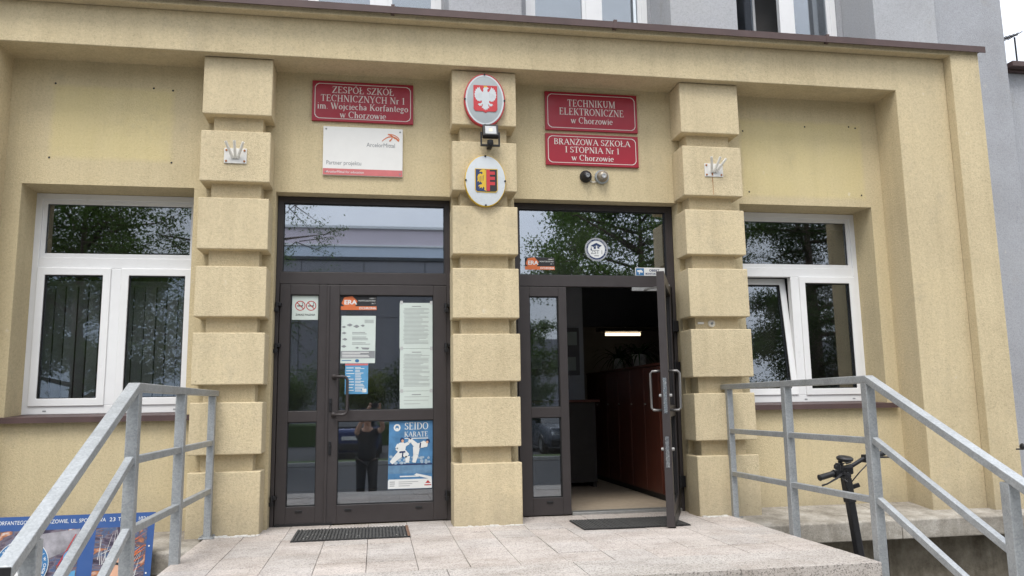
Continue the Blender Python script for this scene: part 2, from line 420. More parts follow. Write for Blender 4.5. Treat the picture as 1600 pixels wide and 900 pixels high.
# serif lettering drawn stroke by stroke ------------------------------------
TK, TN = .135, .06
def glyphs():
    Gd = {}
    V = lambda x, y0=0, y1=1, w=TK: ('V', x, y0, y1, w)
    H = lambda x0, x1, y, w=TN: ('H', x0, x1, y, w)
    L = lambda x0, y0, x1, y1, w: ('L', x0, y0, x1, y1, w)
    A = lambda cx, cy, rx, ry, a0, a1: ('A', cx, cy, rx, ry, a0, a1)
    S = lambda x, y, h=.16: ('H', x-h, x+h, y+(.02 if y < .5 else -.02), .042)
    X = .64
    Gd['A'] = (.92, [L(.10,0,.46,1,TN), L(.44,1,.82,0,TK), H(.24,.68,.36), S(.10,0,.13), S(.82,0,.14)])
    Gd['B'] = (.78, [V(.2), A(.40,.755,.24,.215,-90,90), A(.42,.275,.28,.245,-90,90), H(.1,.42,.97), H(.2,.42,.53), H(.1,.43,.03)])
    Gd['C'] = (.84, [A(.46,.5,.38,.49,48,312), V(.74,.68,.98,TN)])
    Gd['D'] = (.9, [V(.2), A(.38,.5,.42,.47,-90,90), H(.08,.4,.97), H(.08,.4,.03)])
    Gd['E'] = (.76, [V(.2), H(.08,.64,.97), H(.2,.5,.52), H(.08,.68,.03), V(.63,.78,1,.045), V(.67,0,.24,.045), V(.5,.42,.62,.045)])
    Gd['H'] = (.92, [V(.2), V(.72), H(.2,.72,.52), S(.2,0), S(.2,1), S(.72,0), S(.72,1)])
    Gd['I'] = (.42, [V(.21), S(.21,0), S(.21,1)])
    Gd['K'] = (.88, [V(.2), L(.24,.44,.70,1,TN), L(.36,.58,.74,0,TK), S(.2,0), S(.2,1), S(.70,1,.13), S(.75,0,.14)])
    Gd['L'] = (.74, [V(.2), H(.08,.66,.03), V(.66,0,.26,.045), S(.2,1)])
    Gd['Ł'] = (.74, Gd['L'][1]+[L(.04,.36,.46,.66,.06)])
    Gd['M'] = (1.08, [V(.18,0,1,TN), L(.18,1,.54,0,TK), L(.54,0,.88,1,TN), V(.90), S(.18,0,.13), S(.9,0), S(.12,1,.1), S(.95,1,.1)])
    Gd['N'] = (.92, [V(.17,0,1,TN), L(.17,1,.76,0,TK), V(.76,0,1,TN), S(.17,0,.13), S(.76,1,.13), S(.12,1,.1)])
    Gd['O'] = (.9, [A(.45,.5,.38,.49,0,360)])
    Gd['Ó'] = (.9, Gd['O'][1]+[L(.42,1.08,.58,1.26,.08)])
    Gd['P'] = (.72, [V(.2), A(.38,.74,.26,.23,-90,90), H(.08,.4,.97), H(.2,.4,.51), S(.2,0)])
    Gd['R'] = (.84, [V(.2), A(.38,.755,.25,.215,-90,90), H(.08,.4,.97), H(.2,.4,.54), L(.40,.54,.72,0,TK), S(.2,0), S(.74,0,.12)])
    Gd['S'] = (.64, [A(.31,.745,.21,.23,30,270), A(.31,.265,.24,.24,-150,90), V(.53,.74,.98,.045), V(.08,.02,.26,.045)])
    Gd['T'] = (.78, [V(.39), H(.06,.72,.97), V(.07,.76,1,.045), V(.71,.76,1,.045), S(.39,0)])
    Gd['U'] = (.9, [V(.2,.34,1), A(.45,.34,.25,.32,180,360), V(.70,.3,1,TN), S(.2,1), S(.7,1,.13)])
    Gd['W'] = (1.16, [L(.10,1,.38,0,TK), L(.38,0,.58,.9,TN), L(.54,1,.80,0,TK), L(.80,0,1.04,1,TN), S(.12,1,.13), S(1.04,1,.11), S(.54,1,.1)])
    Gd['Y'] = (.84, [L(.10,1,.42,.46,TK), L(.42,.46,.72,1,TN), V(.42,0,.48), S(.42,0), S(.12,1,.13), S(.72,1,.12)])
    Gd['Z'] = (.76, [H(.10,.66,.97), L(.08,0,.66,1,TK), H(.06,.68,.03), V(.10,.76,1,.045), V(.68,0,.25,.045)])
    Gd['Ż'] = (.76, Gd['Z'][1]+[A(.38,1.16,.035,.035,0,360)])
    Gd['i'] = (.34, [V(.17,0,X), A(.17,.87,.03,.03,0,360), S(.17,0,.13), H(.05,.17,X-.02,.042)])
    Gd['j'] = (.34, [V(.19,-.1,X), A(.19,.87,.03,.03,0,360), A(.05,-.1,.14,.16,270,360), H(.06,.19,X-.02,.042)])
    Gd['m'] = (.98, [V(.17,0,X), A(.33,.42,.16,.2,0,150), V(.49,0,.42), A(.66,.42,.17,.2,0,150), V(.82,0,.42), S(.17,0,.12), S(.49,0,.12), S(.82,0,.12), H(.05,.17,X-.02,.042)])
    Gd['n'] = (.66, [V(.17,0,X), A(.34,.42,.16,.2,0,150), V(.5,0,.42), S(.17,0,.12), S(.5,0,.12), H(.05,.17,X-.02,.042)])
    Gd['h'] = (.66, [V(.17,0,1), A(.34,.42,.16,.2,0,150), V(.5,0,.42), S(.17,0,.12), S(.5,0,.12), H(.05,.17,.98,.042)])
    Gd['o'] = (.62, [A(.31,.32,.24,.31,0,360)])
    Gd['c'] = (.54, [A(.30,.32,.23,.31,50,310)])
    Gd['e'] = (.56, [A(.29,.32,.23,.31,0,315), H(.1,.5,.36,.05)])
    Gd['a'] = (.56, [A(.25,.17,.17,.16,0,360), V(.42,.05,.45), A(.26,.44,.16,.19,0,160), L(.42,.1,.55,.02,.06)])
    Gd['r'] = (.48, [V(.17,0,X), A(.34,.42,.15,.2,50,150), S(.17,0,.13), H(.05,.17,X-.02,.042)])
    Gd['f'] = (.42, [V(.19,0,.8), A(.33,.78,.14,.2,40,180), H(.06,.36,X-.03,.05), S(.19,0,.13)])
    Gd['t'] = (.4, [V(.18,.12,.86), A(.31,.14,.13,.13,180,300), H(.04,.36,X-.03,.05)])
    Gd['g'] = (.6, [A(.28,.42,.18,.2,0,360), A(.28,-.1,.2,.15,0,360), L(.16,.24,.2,.06,.06), H(.4,.54,.6,.06)])
    Gd['w'] = (.86, [L(.08,X,.27,0,TK), L(.27,0,.43,.58,TN), L(.41,X,.59,0,TK), L(.59,0,.77,X,TN), H(.0,.18,X-.02,.04), H(.70,.86,X-.02,.04)])
    Gd['z'] = (.54, [H(.08,.46,X-.03,.05), L(.06,0,.46,X,.11), H(.06,.48,.03,.05)])
    Gd['1'] = (.54, [V(.28,0,1), L(.1,.84,.28,.99,.05), S(.28,0,.15)])
    Gd['.'] = (.28, [A(.14,.06,.03,.03,0,360)])
    Gd[' '] = (.36, [])
    return Gd
GL = glyphs()
def serif(mb, txt, xc, z, cap, y, width=None):
    tot = sum(GL[c][0] for c in txt); kx = cap if width is None else width/tot
    x = xc-tot*kx/2
    for c in txt:
        adv, strokes = GL[c]
        P = lambda u, v: (x+u*kx, z+v*cap)
        for s in strokes:
            if s[0] == 'V': _, a, b, d, wd = s; mb.poly([P(a-wd/2, b), P(a+wd/2, b), P(a+wd/2, d), P(a-wd/2, d)], y)
            elif s[0] == 'H': _, a, b, d, wd = s; mb.poly([P(a, d-wd/2), P(b, d-wd/2), P(b, d+wd/2), P(a, d+wd/2)], y-.0002)
            elif s[0] == 'L':
                _, a, b, c2, d, wd = s; h = wd*.55*math.hypot(c2-a, d-b)/max(abs(d-b), .2)
                mb.poly([P(a-h, b), P(a+h, b), P(c2+h, d), P(c2-h, d)], y-.0004)
            else:
                _, cx, cy, rx, ry, a0, a1 = s; n = max(6, int(abs(a1-a0)/15)); ins = []; out = []
                for i in range(n+1):
                    t = R(a0+(a1-a0)*i/n); wd = TN+(TK-TN)*abs(math.cos(t))**1.3 if rx > .05 else .07
                    out.append((cx+(rx+wd*.3)*math.cos(t), cy+(ry+wd*.2)*math.sin(t))); ins.append((cx+max(0, rx-wd*.7)*math.cos(t), cy+max(0, ry-wd*.8)*math.sin(t)))
                for i in range(n): mb.poly([P(*out[i]), P(*out[i+1]), P(*ins[i+1]), P(*ins[i])], y-.0006)
        x += adv*kx
    return mb

# ================================================================== THE SETTING
GZ = -.80                                    # street level; the landing is z = 0
struct(MB().box(-150, 150, -160, 60, GZ-.5, GZ).build('ground', 'asphalt'))
struct(MB().box(-30, 40, -9.6, -.45, GZ+.004, GZ+.03).build('pavement', 'pavement'))
struct(MB().box(-30, 40, -9.75, -9.6, GZ+.004, GZ+.034).build('kerb', 'kerb_stone', bevel=.01))
struct(MB().box(-30, 40, -17.4, -17.25, GZ+.004, GZ+.12).build('kerb', 'kerb_stone', bevel=.01))
struct(MB().box(-30, 40, -18.4, -17.4, GZ+.004, GZ+.11).build('grass_verge', 'grass_ground'))
struct(MB().box(-30, 40, -34, -29, GZ+.004, GZ+.9).build('grass_bank', 'grass_ground'))

# ---- landing with steps: slab body, edge slabs and tiles
land = MB().box(-.405, 3.83, -2.285, .136, GZ, -.034)
for i in range(1, 5): land.box(-.405, 3.83, -2.285-.33*i, -2.285-.33*(i-1), GZ, -.034-.155*i)
land = struct(land.build('landing', 'concrete_joint', origin=(0, 0, 0)))
XB = [-.42, -.13, .178, .49, .803, 1.115, 1.43, 1.737, 2.04, 2.335, 2.63, 2.93, 3.235, 3.54, 3.845]
ZB = [-1.872, -1.545, -1.19, -.865, -.545, -.225, .13]
def slab(x0, x1, y0, y1, z0, z1, mat, name='tile', g=.0016):
    m = MB().box(x0+g, x1-g, y0+g, y1-g, z0, z1)
    o = m.build(name, mat, land, .0025); return o
for j in range(len(ZB)-1):
    for i in range(len(XB)-1):
        dz = random.uniform(-.0022, .0022)
        dx = random.uniform(-.003, .003)
        slab(XB[i], XB[i+1], ZB[j], ZB[j+1], -.032, dz, random.choice(['terrazzo', 'terrazzo', 'terrazzo_grey']))
xs = [-.42, .42, 1.28, 2.06, 2.95, 3.845]
for i in range(5): slab(xs[i], xs[i+1], -2.335, -1.872, -.17, .001+random.uniform(-.002, .002), 'terrazzo_edge', 'edge_slab', .0015)
for s in range(1, 5):
    for i in range(5): slab(xs[i], xs[i+1], -2.335-.33*s, -2.338-.33*(s-1), -.155*s-.15, -.155*s+.001, 'terrazzo_edge', 'step_slab', .0015)
# mortar crumbs along the pier feet
cr_ = MB()
for (x0, x1, y) in ((-.36, -.03, -.29), (1.49, 2.05, -.285), (3.6, 3.8, -.29)):
    for k in range(46):
        x = random.uniform(x0, x1); s_ = random.uniform(.004, .016); yy = y+random.gauss(0, .014)
        cr_.box(x-s_, x+s_*random.uniform(.5, 2), yy-s_, yy+s_*.8, .0, s_*random.uniform(.3, .8))
cr_.build('mortar_crumbs', 'white_paint', land)['kind'] = 'stuff'

# ================================================================== ENTRANCE BUILDING
eb = thing('entrance_building', (1.8, 0, 0), 'beige stuccoed school entrance with three banded pilasters and two double doors', 'building')
# recess wall with four openings
WL, WR_, DL, DR = (-2.0, -.668), (4.22, 5.592), (-.004, 1.497), (2.06, 3.602)
wz0, wz1, dz1 = .935, 2.812, 2.80
m = MB()
TW = .40
m.box(-2.2, WL[0], 0, TW, GZ, 3.9); m.box(WL[1], DL[0], 0, TW, GZ, 3.9); m.box(DL[1], DR[0], 0, TW, GZ, 3.9)
m.box(DR[1], WR_[0], 0, TW, GZ, 3.9); m.box(WR_[1], 5.8, 0, TW, GZ, 3.9)
for a in (WL, WR_): m.box(a[0], a[1], 0, TW, wz1, 3.9); m.box(a[0], a[1], 0, TW, GZ, wz0-.02)
for a in (DL, DR): m.box(a[0], a[1], 0, TW, dz1, 3.9); m.box(a[0], a[1], .137, TW, GZ, -.003)
m.build('recess_wall', 'stucco_wall', eb)
# surrounding frame: jambs + beam, then the proud border
m = MB()
JL, JR, OL, OR, EL, ER = -2.13, 5.722, -2.67, 6.262, -2.985, 6.568
m.prism([(OL, -.04), (JL, -.04), (JL, 3.878), (JR, 3.878), (JR, -.04), (OR, -.04), (OR, 4.222), (OL, 4.222)], -.335, .39)
m.build('frame', 'stucco_frame', eb, .006)
m = MB()
m.prism([(EL, -.04), (OL-.002, -.04), (OL-.002, 4.224), (OR+.002, 4.224), (OR+.002, -.04), (ER, -.04), (ER, 4.275), (EL, 4.275)], -.43, .79)
m.build('frame_border', 'stucco_frame', eb, .006)
# roof slab and brown sheet coping
m = MB().box(EL+.02, ER-.02, .395, .79, 3.92, 4.26); m.build('roof_slab', 'concrete', eb)
m = MB().prism([(-.475, 4.252), (-.465, 4.252), (-.465, 4.287), (.78, 4.30), (.78, 4.325), (-.475, 4.313)], EL-.05, ER+.05)
m.v = [(y, x, z) for x, y, z in m.v]; m.f = [f[::-1] for f in m.f]
cop = m.build('coping', 'brown_sheet', eb)
for xx in (-1.1, .95, 2.9, 4.95):
    MB().box(xx, xx+.03, -.478, .77, 4.25, 4.3285).build('coping_seam', 'brown_sheet', cop)
# concrete plinth ledges with foundation wall
def ledge(x0, x1):
    m = MB().prism([(-.62, -.195), (-.62, -.045), (-.60, -.032), (-.30, -.012), (.0, .022), (.0, -.195)], x0, x1)
    m.v = [(y, x, z) for x, y, z in m.v]; m.f = [f[::-1] for f in m.f]
    l = m.build('plinth_ledge', 'concrete', eb, .008)
    MB().box(x0, x1, -.40, .0, GZ-.02, -.1955).build('foundation_wall', 'old_concrete', l)
ledge(3.85, 5.2); ledge(5.206, 6.9); ledge(-3.3, -.425)
# pilasters
ZS = {'L': [(3.872,3.381),(3.236,2.806),(2.669,2.245),(2.104,1.694),(1.569,1.155),(1.02,.613),(.484,-.02)],
      'C': [(3.872,3.381),(3.227,2.788),(2.655,2.237),(2.114,1.692),(1.558,1.161),(1.031,.629),(.496,-.02)],
      'R': [(3.872,3.397),(3.270,2.807),(2.678,2.266),(2.140,1.712),(1.598,1.179),(1.038,.635),(.504,-.02)]}
for k, x0, x1 in (('L', -.575, -.027), ('C', 1.480, 2.046), ('R', 3.572, 4.137)):
    p = MB().box(x0+.078, x1-.075, -.175, -.0005, -.02, 3.876).build('pilaster', 'stucco', eb, .004)
    for (zt, zb) in ZS[k]:
        j = lambda: random.uniform(-.003, .003)
        m = MB().box(x0+j(), x1+j(), -.258+j(), -.0008, zb+j(), zt)
        m.build('block', 'stucco', p, .007)
# ---- windows of the entrance
def pvc_window(W, tilt):
    x0, x1 = W; y0 = .30; xc = (x0+x1)/2
    wd = MB().ring(x0-.003, x1+.003, wz0+.012, wz1-.002, .052, y0, y0+.07, .07)
    wd.box(x0+.049, x1-.049, y0+.003, y0+.068, 2.165, 2.258)               # transom
    wd.box(xc-.045, xc+.045, y0+.001, y0+.066, wz0+.082, 2.165)           # mullion
    wd = wd.build('window', 'pvc', eb, .004)
    # fixed top light
    f = MB().ring(x0+.049, x1-.049, 2.258, wz1-.054, .036, y0+.012, y0+.06).build('glazing_bead', 'pvc', wd, .003)
    MB().box(x0+.080, x1-.080, y0+.035, y0+.041, 2.29, wz1-.086).build('pane', 'window_glass', wd)
    MB().ring(x0+.082, x1-.082, 2.291, wz1-.088, .006, y0+.028, y0+.034).build('gasket', 'gasket', wd)
    for s, (a, b) in enumerate(((x0+.046, xc-.041), (xc+.041, x1-.046))):
        za, zb = wz0+.078, 2.168
        parts = []
        m1 = MB().ring(a, b, za, zb, .062, y0-.012, y0+.05); m2 = MB().box(a+.055, b-.055, y0+.02, y0+.026, za+.055, zb-.055)
        m3 = MB().ring(a+.0615, b-.0615, za+.0615, zb-.0615, .007, y0-.004, y0+.018)
        if tilt and s == 0:
            c, sn = math.cos(R(6.5)), math.sin(R(6.5))
            for q in (m1, m2, m3):
                q.v = [(x, y0+.03+(y-y0-.03)*c+(z-za)*sn, za+(z-za)*c-(y-y0-.03)*sn) for x, y, z in q.v]
        m1.build('sash', 'pvc', wd, .004); m2.build('pane', 'window_glass', wd); m3.build('gasket', 'gasket', wd)
    for xx in (x0+.16, xc+.02, x1-.16): MB().box(xx, xx+.026, y0-.004, y0, wz0+.035, wz0+.044).build('drain_cap', 'print_grey', wd)
    # brown metal sill
    m = MB().prism([(-.06, wz0-.052), (-.056, wz0-.052), (-.056, wz0-.014), (y0+.02, wz0+.008), (y0+.02, wz0+.0115), (-.06, wz0-.008)], max(x0-.09, -2.105), min(x1+.09, 5.69))
    m.v = [(y, x, z) for x, y, z in m.v]; m.f = [f[::-1] for f in m.f]
    m.build('sill', 'brown_sheet', wd)
    return wd
pvc_window(WL, False); pvc_window(WR_, True)

# ---- doors
def hinge(parent, x, z, y=.10):
    h = MB().box(x-.026, x+.026, y-.012, y+.03, z-.012, z+.016); h.tube([(x-.012, y-.018, z-.062), (x-.012, y-.018, z+.02)], .012, 8)
    h.box(x-.03, x+.006, y-.028, y-.004, z-.062, z-.03)
    return h.build('hinge', 'black_metal', parent, .002)
def pull(parent, x0, x1, z0, z1, y, mat='brown_alu', r=.0125, sgn=-1):
    pts = [(x0, y, z1), (x0, y+sgn*.045, z1)]
    c = .035
    for t in range(0, 91, 18): pts.append((x0+(x1-x0-c)*1.0+c*math.sin(R(t)), y+sgn*.052, z1-c+c*math.cos(R(t))))
    for t in range(0, 91, 18): pts.append((x1-c+c*math.cos(R(t)), y+sgn*.052, z0+c-c*math.sin(R(t))))
    pts += [(x0, y+sgn*.045, z0), (x0, y, z0)]
    h = MB().tube(pts, r, 10); h.lathe((x0, y, z1), (0, sgn, 0), [(0, .022), (.008, .022), (.008, 0)], 12); h.lathe((x0, y, z0), (0, sgn, 0), [(0, .022), (.008, .022), (.008, 0)], 12)
    return h.build('handle', mat, parent, smooth=True)
def leaf_mb(x0, x1, gx0, gx1, y0=.132, th=.062, z0=.008, z1=2.02):
    m = MB(); y1 = y0+th
    m.box(x0, gx0, y0, y1, z0, z1); m.box(gx1, x1, y0, y1, z0, z1)
    for a, b in ((z0, .158), (.85, .94), (1.932, z1)): m.box(gx0, gx1, y0+.001, y1-.001, a, b)
    return m
def leaf_extras(gx0, gx1, y0=.132):
    p = [MB().box(gx0-.01, gx1+.01, y0+.030, y0+.036, .15, .86), MB().box(gx0-.01, gx1+.01, y0+.032, y0+.038, .93, 1.94)]
    for q, zc in zip(p, (.505, 1.435)):       # old panes sit slightly out of plumb in their beads
        xc_ = (gx0+gx1)/2; q.v = [(x, y-(z-zc)*.001+(x-xc_)*.001, z) for x, y, z in q.v]
    g = [MB().ring(gx0, gx1, .158, .85, .007, y0+.012, y0+.023), MB().ring(gx0, gx1, .94, 1.932, .007, y0+.012, y0+.023)]
    return p, g
def door(D, glass_x):
    x0, x1 = D
    d = MB().ring(x0+.002, x1-.002, -.0045, dz1-.004, .032, .136, .21, .0)
    d.v = [(x, y, z) for x, y, z in d.v]
    d.box(x0+.034, x1-.034, .137, .209, 2.026, 2.129); d.box(x0+.034, x1-.034, .139, .207, 2.742, 2.765)
    d.box(x0+.034, glass_x[0], .138, .208, 2.129, 2.742); d.box(glass_x[1], x1-.034, .138, .208, 2.129, 2.742)
    d = d.build('door', 'brown_alu', eb, .002)
    MB().box(glass_x[0]-.008, glass_x[1]+.008, .168, .176, 2.12, 2.75).build('pane', 'transom_glass', d)
    MB().ring(glass_x[0], glass_x[1], 2.129, 2.742, .007, .152, .166).build('gasket', 'gasket', d)
    return d
# closed double door on the left
dA = door(DL, (.049, 1.446)); tag(dA, 'closed brown double door')
for (x0, x1, g0, g1) in ((.036, .434, .123, .362), (.440, 1.462, .536, 1.346)):
    leaf_mb(x0, x1, g0, g1).build('leaf', 'brown_alu', dA, .003)
    p, g = leaf_extras(g0, g1)
    for q in p: q.build('pane', 'door_glass', dA)
    for q in g: q.build('gasket', 'gasket', dA)
MB().box(.432, .452, .120, .1315, .02, 2.015).build('meeting_strip', 'brown_alu', dA, .002)
for z in (1.84, 1.49, .235): hinge(dA, .028, z); hinge(dA, 1.466, z)
pull(dA, .50, .613, .905, 1.225, .130)
for z in (.99, .63): MB().box(.462, .484, .120, .1315, z-.055, z+.055).lathe((.473, .1195, z+.015), (0, -1, 0), [(0, .009), (.006, .009), (.006, 0)], 10).build('lock_plate', 'black_metal', dA, .002)
for x in (.23, .63, 1.22): MB().box(x-.028, x+.028, .124, .1315, .112, .128).build('drain_cap', 'black_plastic', dA, .002)
MB().box(.036, .5, .118, .1315, .0, .022).build('foot_seal', 'black_plastic', dA)
# half open double door on the right
dB = door(DR, (2.128, 3.53)); tag(dB, 'brown double door with right leaf swung open')
leaf_mb(2.098, 2.552, 2.209, 2.477).build('leaf', 'brown_alu', dB, .003)
p, g = leaf_extras(2.209, 2.477)
for q in p: q.build('pane', 'door_glass', dB)
for q in g: q.build('gasket', 'gasket', dB)
for z in (1.84, 1.49, .235): hinge(dB, 2.088, z)
MB().box(2.33, 2.386, .124, .1315, .112, .128).build('drain_cap', 'black_plastic', dB, .002)
HX, HY, ANG = 3.548, .118, 66.0
ca, sa = math.cos(R(ANG)), math.sin(R(ANG))
def swing(mb):
    # turn the closed leaf about its hinge so that the free edge comes out towards the street
    mb.v = [(HX+x*ca-(y-.132)*sa, HY+x*sa+(y-.132)*ca, z) for x, y, z in mb.v]; return mb
swing(leaf_mb(-.998, -.004, -.905, -.10)).build('leaf', 'brown_alu', dB, .003)
p, g = leaf_extras(-.905, -.10)
for q in p: swing(q).build('pane', 'door_glass', dB)
for q in g: swing(q).build('gasket', 'gasket', dB)
def pull_open(sgn, y):
    pts = [(-.945, y, 1.215), (-.945, y+sgn*.05, 1.215), (-.935, y+sgn*.062, 1.212)]
    c = .03
    pts = [(-.945, y, 1.215), (-.945, y+sgn*.068, 1.215), (-.94, y+sgn*.084, 1.197), (-.94, y+sgn*.084, .923), (-.945, y+sgn*.068, .905), (-.945, y, .905)]
    h = MB().tube(pts, .0105, 10); swing(h).build('handle', 'handle_steel', dB, smooth=True)
pull_open(-1, .132); pull_open(1, .194)
swing(MB().box(-1.0005, -.998, .15, .178, .88, 1.16)).build('lock_plate', 'chrome', dB)
swing(MB().box(-1.0005, -.998, .15, .178, .46, .70)).build('lock_plate', 'chrome', dB)
for z in (1.02, .60): swing(MB().lathe((-.955, .132, z), (0, -1, 0), [(0, .014), (.02, .012), (.02, 0)], 10).lathe((-.955, .194, z), (0, 1, 0), [(0, .014), (.02, .012), (.02, 0)], 10)).build('lock_cylinder', 'steel_dull', dB)
swing(MB().box(-.99, -.1, .128, .1315, .0, .09)).build('kick_seal', 'black_plastic', dB)
for z in (1.66, 1.28, .26): MB().box(3.556, 3.60, .09, .135, z-.05, z+.05).tube([(3.552, .098, z-.055), (3.552, .098, z+.055)], .013, 8).build('hinge', 'black_metal', dB, .002)
MB().bar((3.30, .15, 2.005), (3.42, -.17, 2.0), .022, .012).box(3.18, 3.42, .139, .17, 1.992, 2.024).build('door_closer_arm', 'steel_dull', dB)
MB().box(2.556, 3.566, .12, .24, -.002, .026).build('threshold', 'steel_dull', dB, .004)

# ---- inside: hall, side rooms
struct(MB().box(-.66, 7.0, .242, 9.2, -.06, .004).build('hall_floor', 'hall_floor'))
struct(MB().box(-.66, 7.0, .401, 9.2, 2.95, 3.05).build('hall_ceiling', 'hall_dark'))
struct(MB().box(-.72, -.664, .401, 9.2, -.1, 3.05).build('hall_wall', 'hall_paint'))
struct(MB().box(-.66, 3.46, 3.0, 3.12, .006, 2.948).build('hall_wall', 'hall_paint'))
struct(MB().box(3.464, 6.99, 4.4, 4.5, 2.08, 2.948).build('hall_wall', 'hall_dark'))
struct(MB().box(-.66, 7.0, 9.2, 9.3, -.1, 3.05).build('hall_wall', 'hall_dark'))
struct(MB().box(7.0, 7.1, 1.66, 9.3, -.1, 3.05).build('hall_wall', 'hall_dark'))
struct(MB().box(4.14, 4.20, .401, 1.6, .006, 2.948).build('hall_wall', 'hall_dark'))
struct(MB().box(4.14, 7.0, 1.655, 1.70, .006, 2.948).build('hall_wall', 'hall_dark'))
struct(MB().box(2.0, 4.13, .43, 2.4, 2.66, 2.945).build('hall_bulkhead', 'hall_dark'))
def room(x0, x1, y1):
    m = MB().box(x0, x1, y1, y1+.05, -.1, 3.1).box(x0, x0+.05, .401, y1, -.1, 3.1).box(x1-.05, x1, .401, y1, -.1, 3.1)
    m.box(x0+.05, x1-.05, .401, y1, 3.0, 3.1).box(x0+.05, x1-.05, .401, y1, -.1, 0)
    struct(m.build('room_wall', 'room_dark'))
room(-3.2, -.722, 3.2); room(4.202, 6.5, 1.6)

# hall furniture seen through the open door
cb = thing('wooden_cabinet', (3.9, 2.2, .004), 'long reddish brown wooden cabinet inside the open doorway', 'cabinet')
MB().box(3.66, 4.11, .80, 3.55, .06, 1.335).build('carcass', 'red_wood', cb, .003)
MB().box(3.64, 4.115, .78, 3.57, 1.336, 1.362).build('cabinet_top', 'red_wood', cb, .004)
for i in range(6):
    y0 = .805+i*.4575
    dr = MB().box(3.642, 3.6595, y0+.004, y0+.453, .075, 1.325).build('cabinet_door', 'red_wood', cb, .002)
    MB().lathe((3.642, y0+.41, .95), (-1, 0, 0), [(0, .008), (.014, .012), (.02, 0)], 10).build('knob', 'steel_dull', dr)
MB().box(3.68, 4.09, .83, 3.52, .001, .059).build('base', 'black_plastic', cb)
def pot_plant(loc, label, n, ln, pr):
    p = thing('potted_plant', loc, label, 'plant', 'pot plants on the hall cabinet')
    x, y, z = loc
    MB().lathe(loc, (0, 0, 1), [(0, pr*.7), (.004, pr*.75), (.13, pr), (.15, pr*1.02), (.15, pr*.86), (.13, pr*.84), (.13, 0)], 18).build('pot', 'ceramic', p, smooth=True)
    m = MB()
    for k in range(n):
        a = random.uniform(0, 6.28); l = ln*random.uniform(.6, 1.1); rise = random.uniform(.35, 1.1); wd = random.uniform(.010, .018)
        pts = []
        for t in (0, .25, .5, .75, 1): pts.append(Vector((x+math.cos(a)*l*t*.8, y+math.sin(a)*l*t*.8, z+.13+l*(rise*t-1.0*t*t*.75))))
        sd_ = Vector((-math.sin(a), math.cos(a), 0))
        vs = []
        for i, q in enumerate(pts): ww = wd*(1-(i/4)**2*.9); vs += [q-sd_*ww, q+sd_*ww]
        m.add(vs, [(2*i, 2*i+1, 2*i+3, 2*i+2) for i in range(4)])
    m.build('leaves', 'leaf_pot', p)
pot_plant((3.82, 1.88, 1.3625), 'potted plant with long arching leaves in a pale pot, nearest on the cabinet', 60, .50, .085)
pot_plant((3.84, 2.75, 1.3625), 'smaller potted plant behind the other one on the cabinet', 46, .55, .07)
lp = thing('ceiling_lamp', (5.6, 7.9, 2.25), 'lit fluorescent lamp deep inside the entrance hall', 'lamp')
MB().box(5.05, 6.35, 7.85, 8.0, 2.325, 2.39).build('housing', 'white_paint', lp); MB().tube([(5.20, 7.90, 2.275), (5.90, 7.90, 2.275)], .030, 10).build('tube', 'lamp_tube', lp)
for xx in (5.165, 5.905): MB().box(xx, xx+.03, 7.87, 7.93, 2.245, 2.324).build('lamp_holder', 'white_paint', lp)
MB().box(5.6, 5.63, 7.9, 7.93, 2.39, 2.949).build('stem', 'white_paint', lp)
tb = thing('hall_desk', (3.0, 2.6, .004), 'small dark desk against the grey wall inside the hall', 'desk')
MB().box(2.62, 3.44, 2.25, 2.98, .98, 1.01).build('table_top', 'red_wood', tb, .003)
MB().box(2.66, 3.40, 2.30, 2.34, .06, .979).build('front_panel', 'cabinet_dark', tb, .003)
for x in (2.66, 3.36): MB().box(x, x+.04, 2.341, 2.94, .001, .979).build('side_panel', 'cabinet_dark', tb, .003)

nb = thing('notice_board', (2.9, 2.99, 1.35), 'dim notice board with papers on the hall wall behind the open door', 'notice board')
MB().box(2.72, 3.40, 2.975, 2.999, 1.32, 1.92).build('board', 'hall_dark', nb, .003)
for i, (a, b) in enumerate(((2.78, 1.40), (3.02, 1.42), (3.22, 1.38), (2.80, 1.68), (3.05, 1.66), (3.24, 1.70))): MB().box(a, a+.13, 2.972, 2.9745, b, b+.17).build('paper', 'paper', nb)
# curtains behind the windows
def curtain(x0, x1, y, z0, z1, label, folds, amp=.035, rail=True):
    c = thing('curtain', ((x0+x1)/2, y, z0), label, 'curtain')
    n = folds*8; m = MB()
    for i in range(n+1):
        t = i/n; x = x0+(x1-x0)*t; yy = y+amp*math.sin(t*folds*2*math.pi)+.2*amp*math.sin(t*17)
        m.v += [(x, yy, z0), (x, yy, z1)]
    m.f += [(2*i, 2*i+2, 2*i+3, 2*i+1) for i in range(n)]
    m.build('fabric', 'curtain', c, smooth=True); MB().tube([(x0-.05, y, z1+.02), (x1+.05, y, z1+.02)], .012, 8).build('rail', 'white_paint', c)
curtain(6.0, 6.35, .62, .3, 2.85, 'pale grey curtain hanging at the right behind the tilted window', 5)
vb = thing('vertical_blind', (-1.3, .62, .8), 'grey vertical strip blind behind the left window', 'blind')
MB().box(-2.3, -.78, .58, .66, 2.06, 2.10).build('head_rail', 'white_paint', vb)
for i in range(16):
    x = -2.25+i*.093; a = R(random.uniform(15, 60))
    dx, dy = .042*math.cos(a), .042*math.sin(a)
    MB().add([(x-dx, .62-dy, .82), (x+dx, .62+dy, .82), (x+dx, .62+dy, 2.06), (x-dx, .62-dy, 2.06)], [(0, 1, 2, 3)]).build('slat', 'curtain', vb)

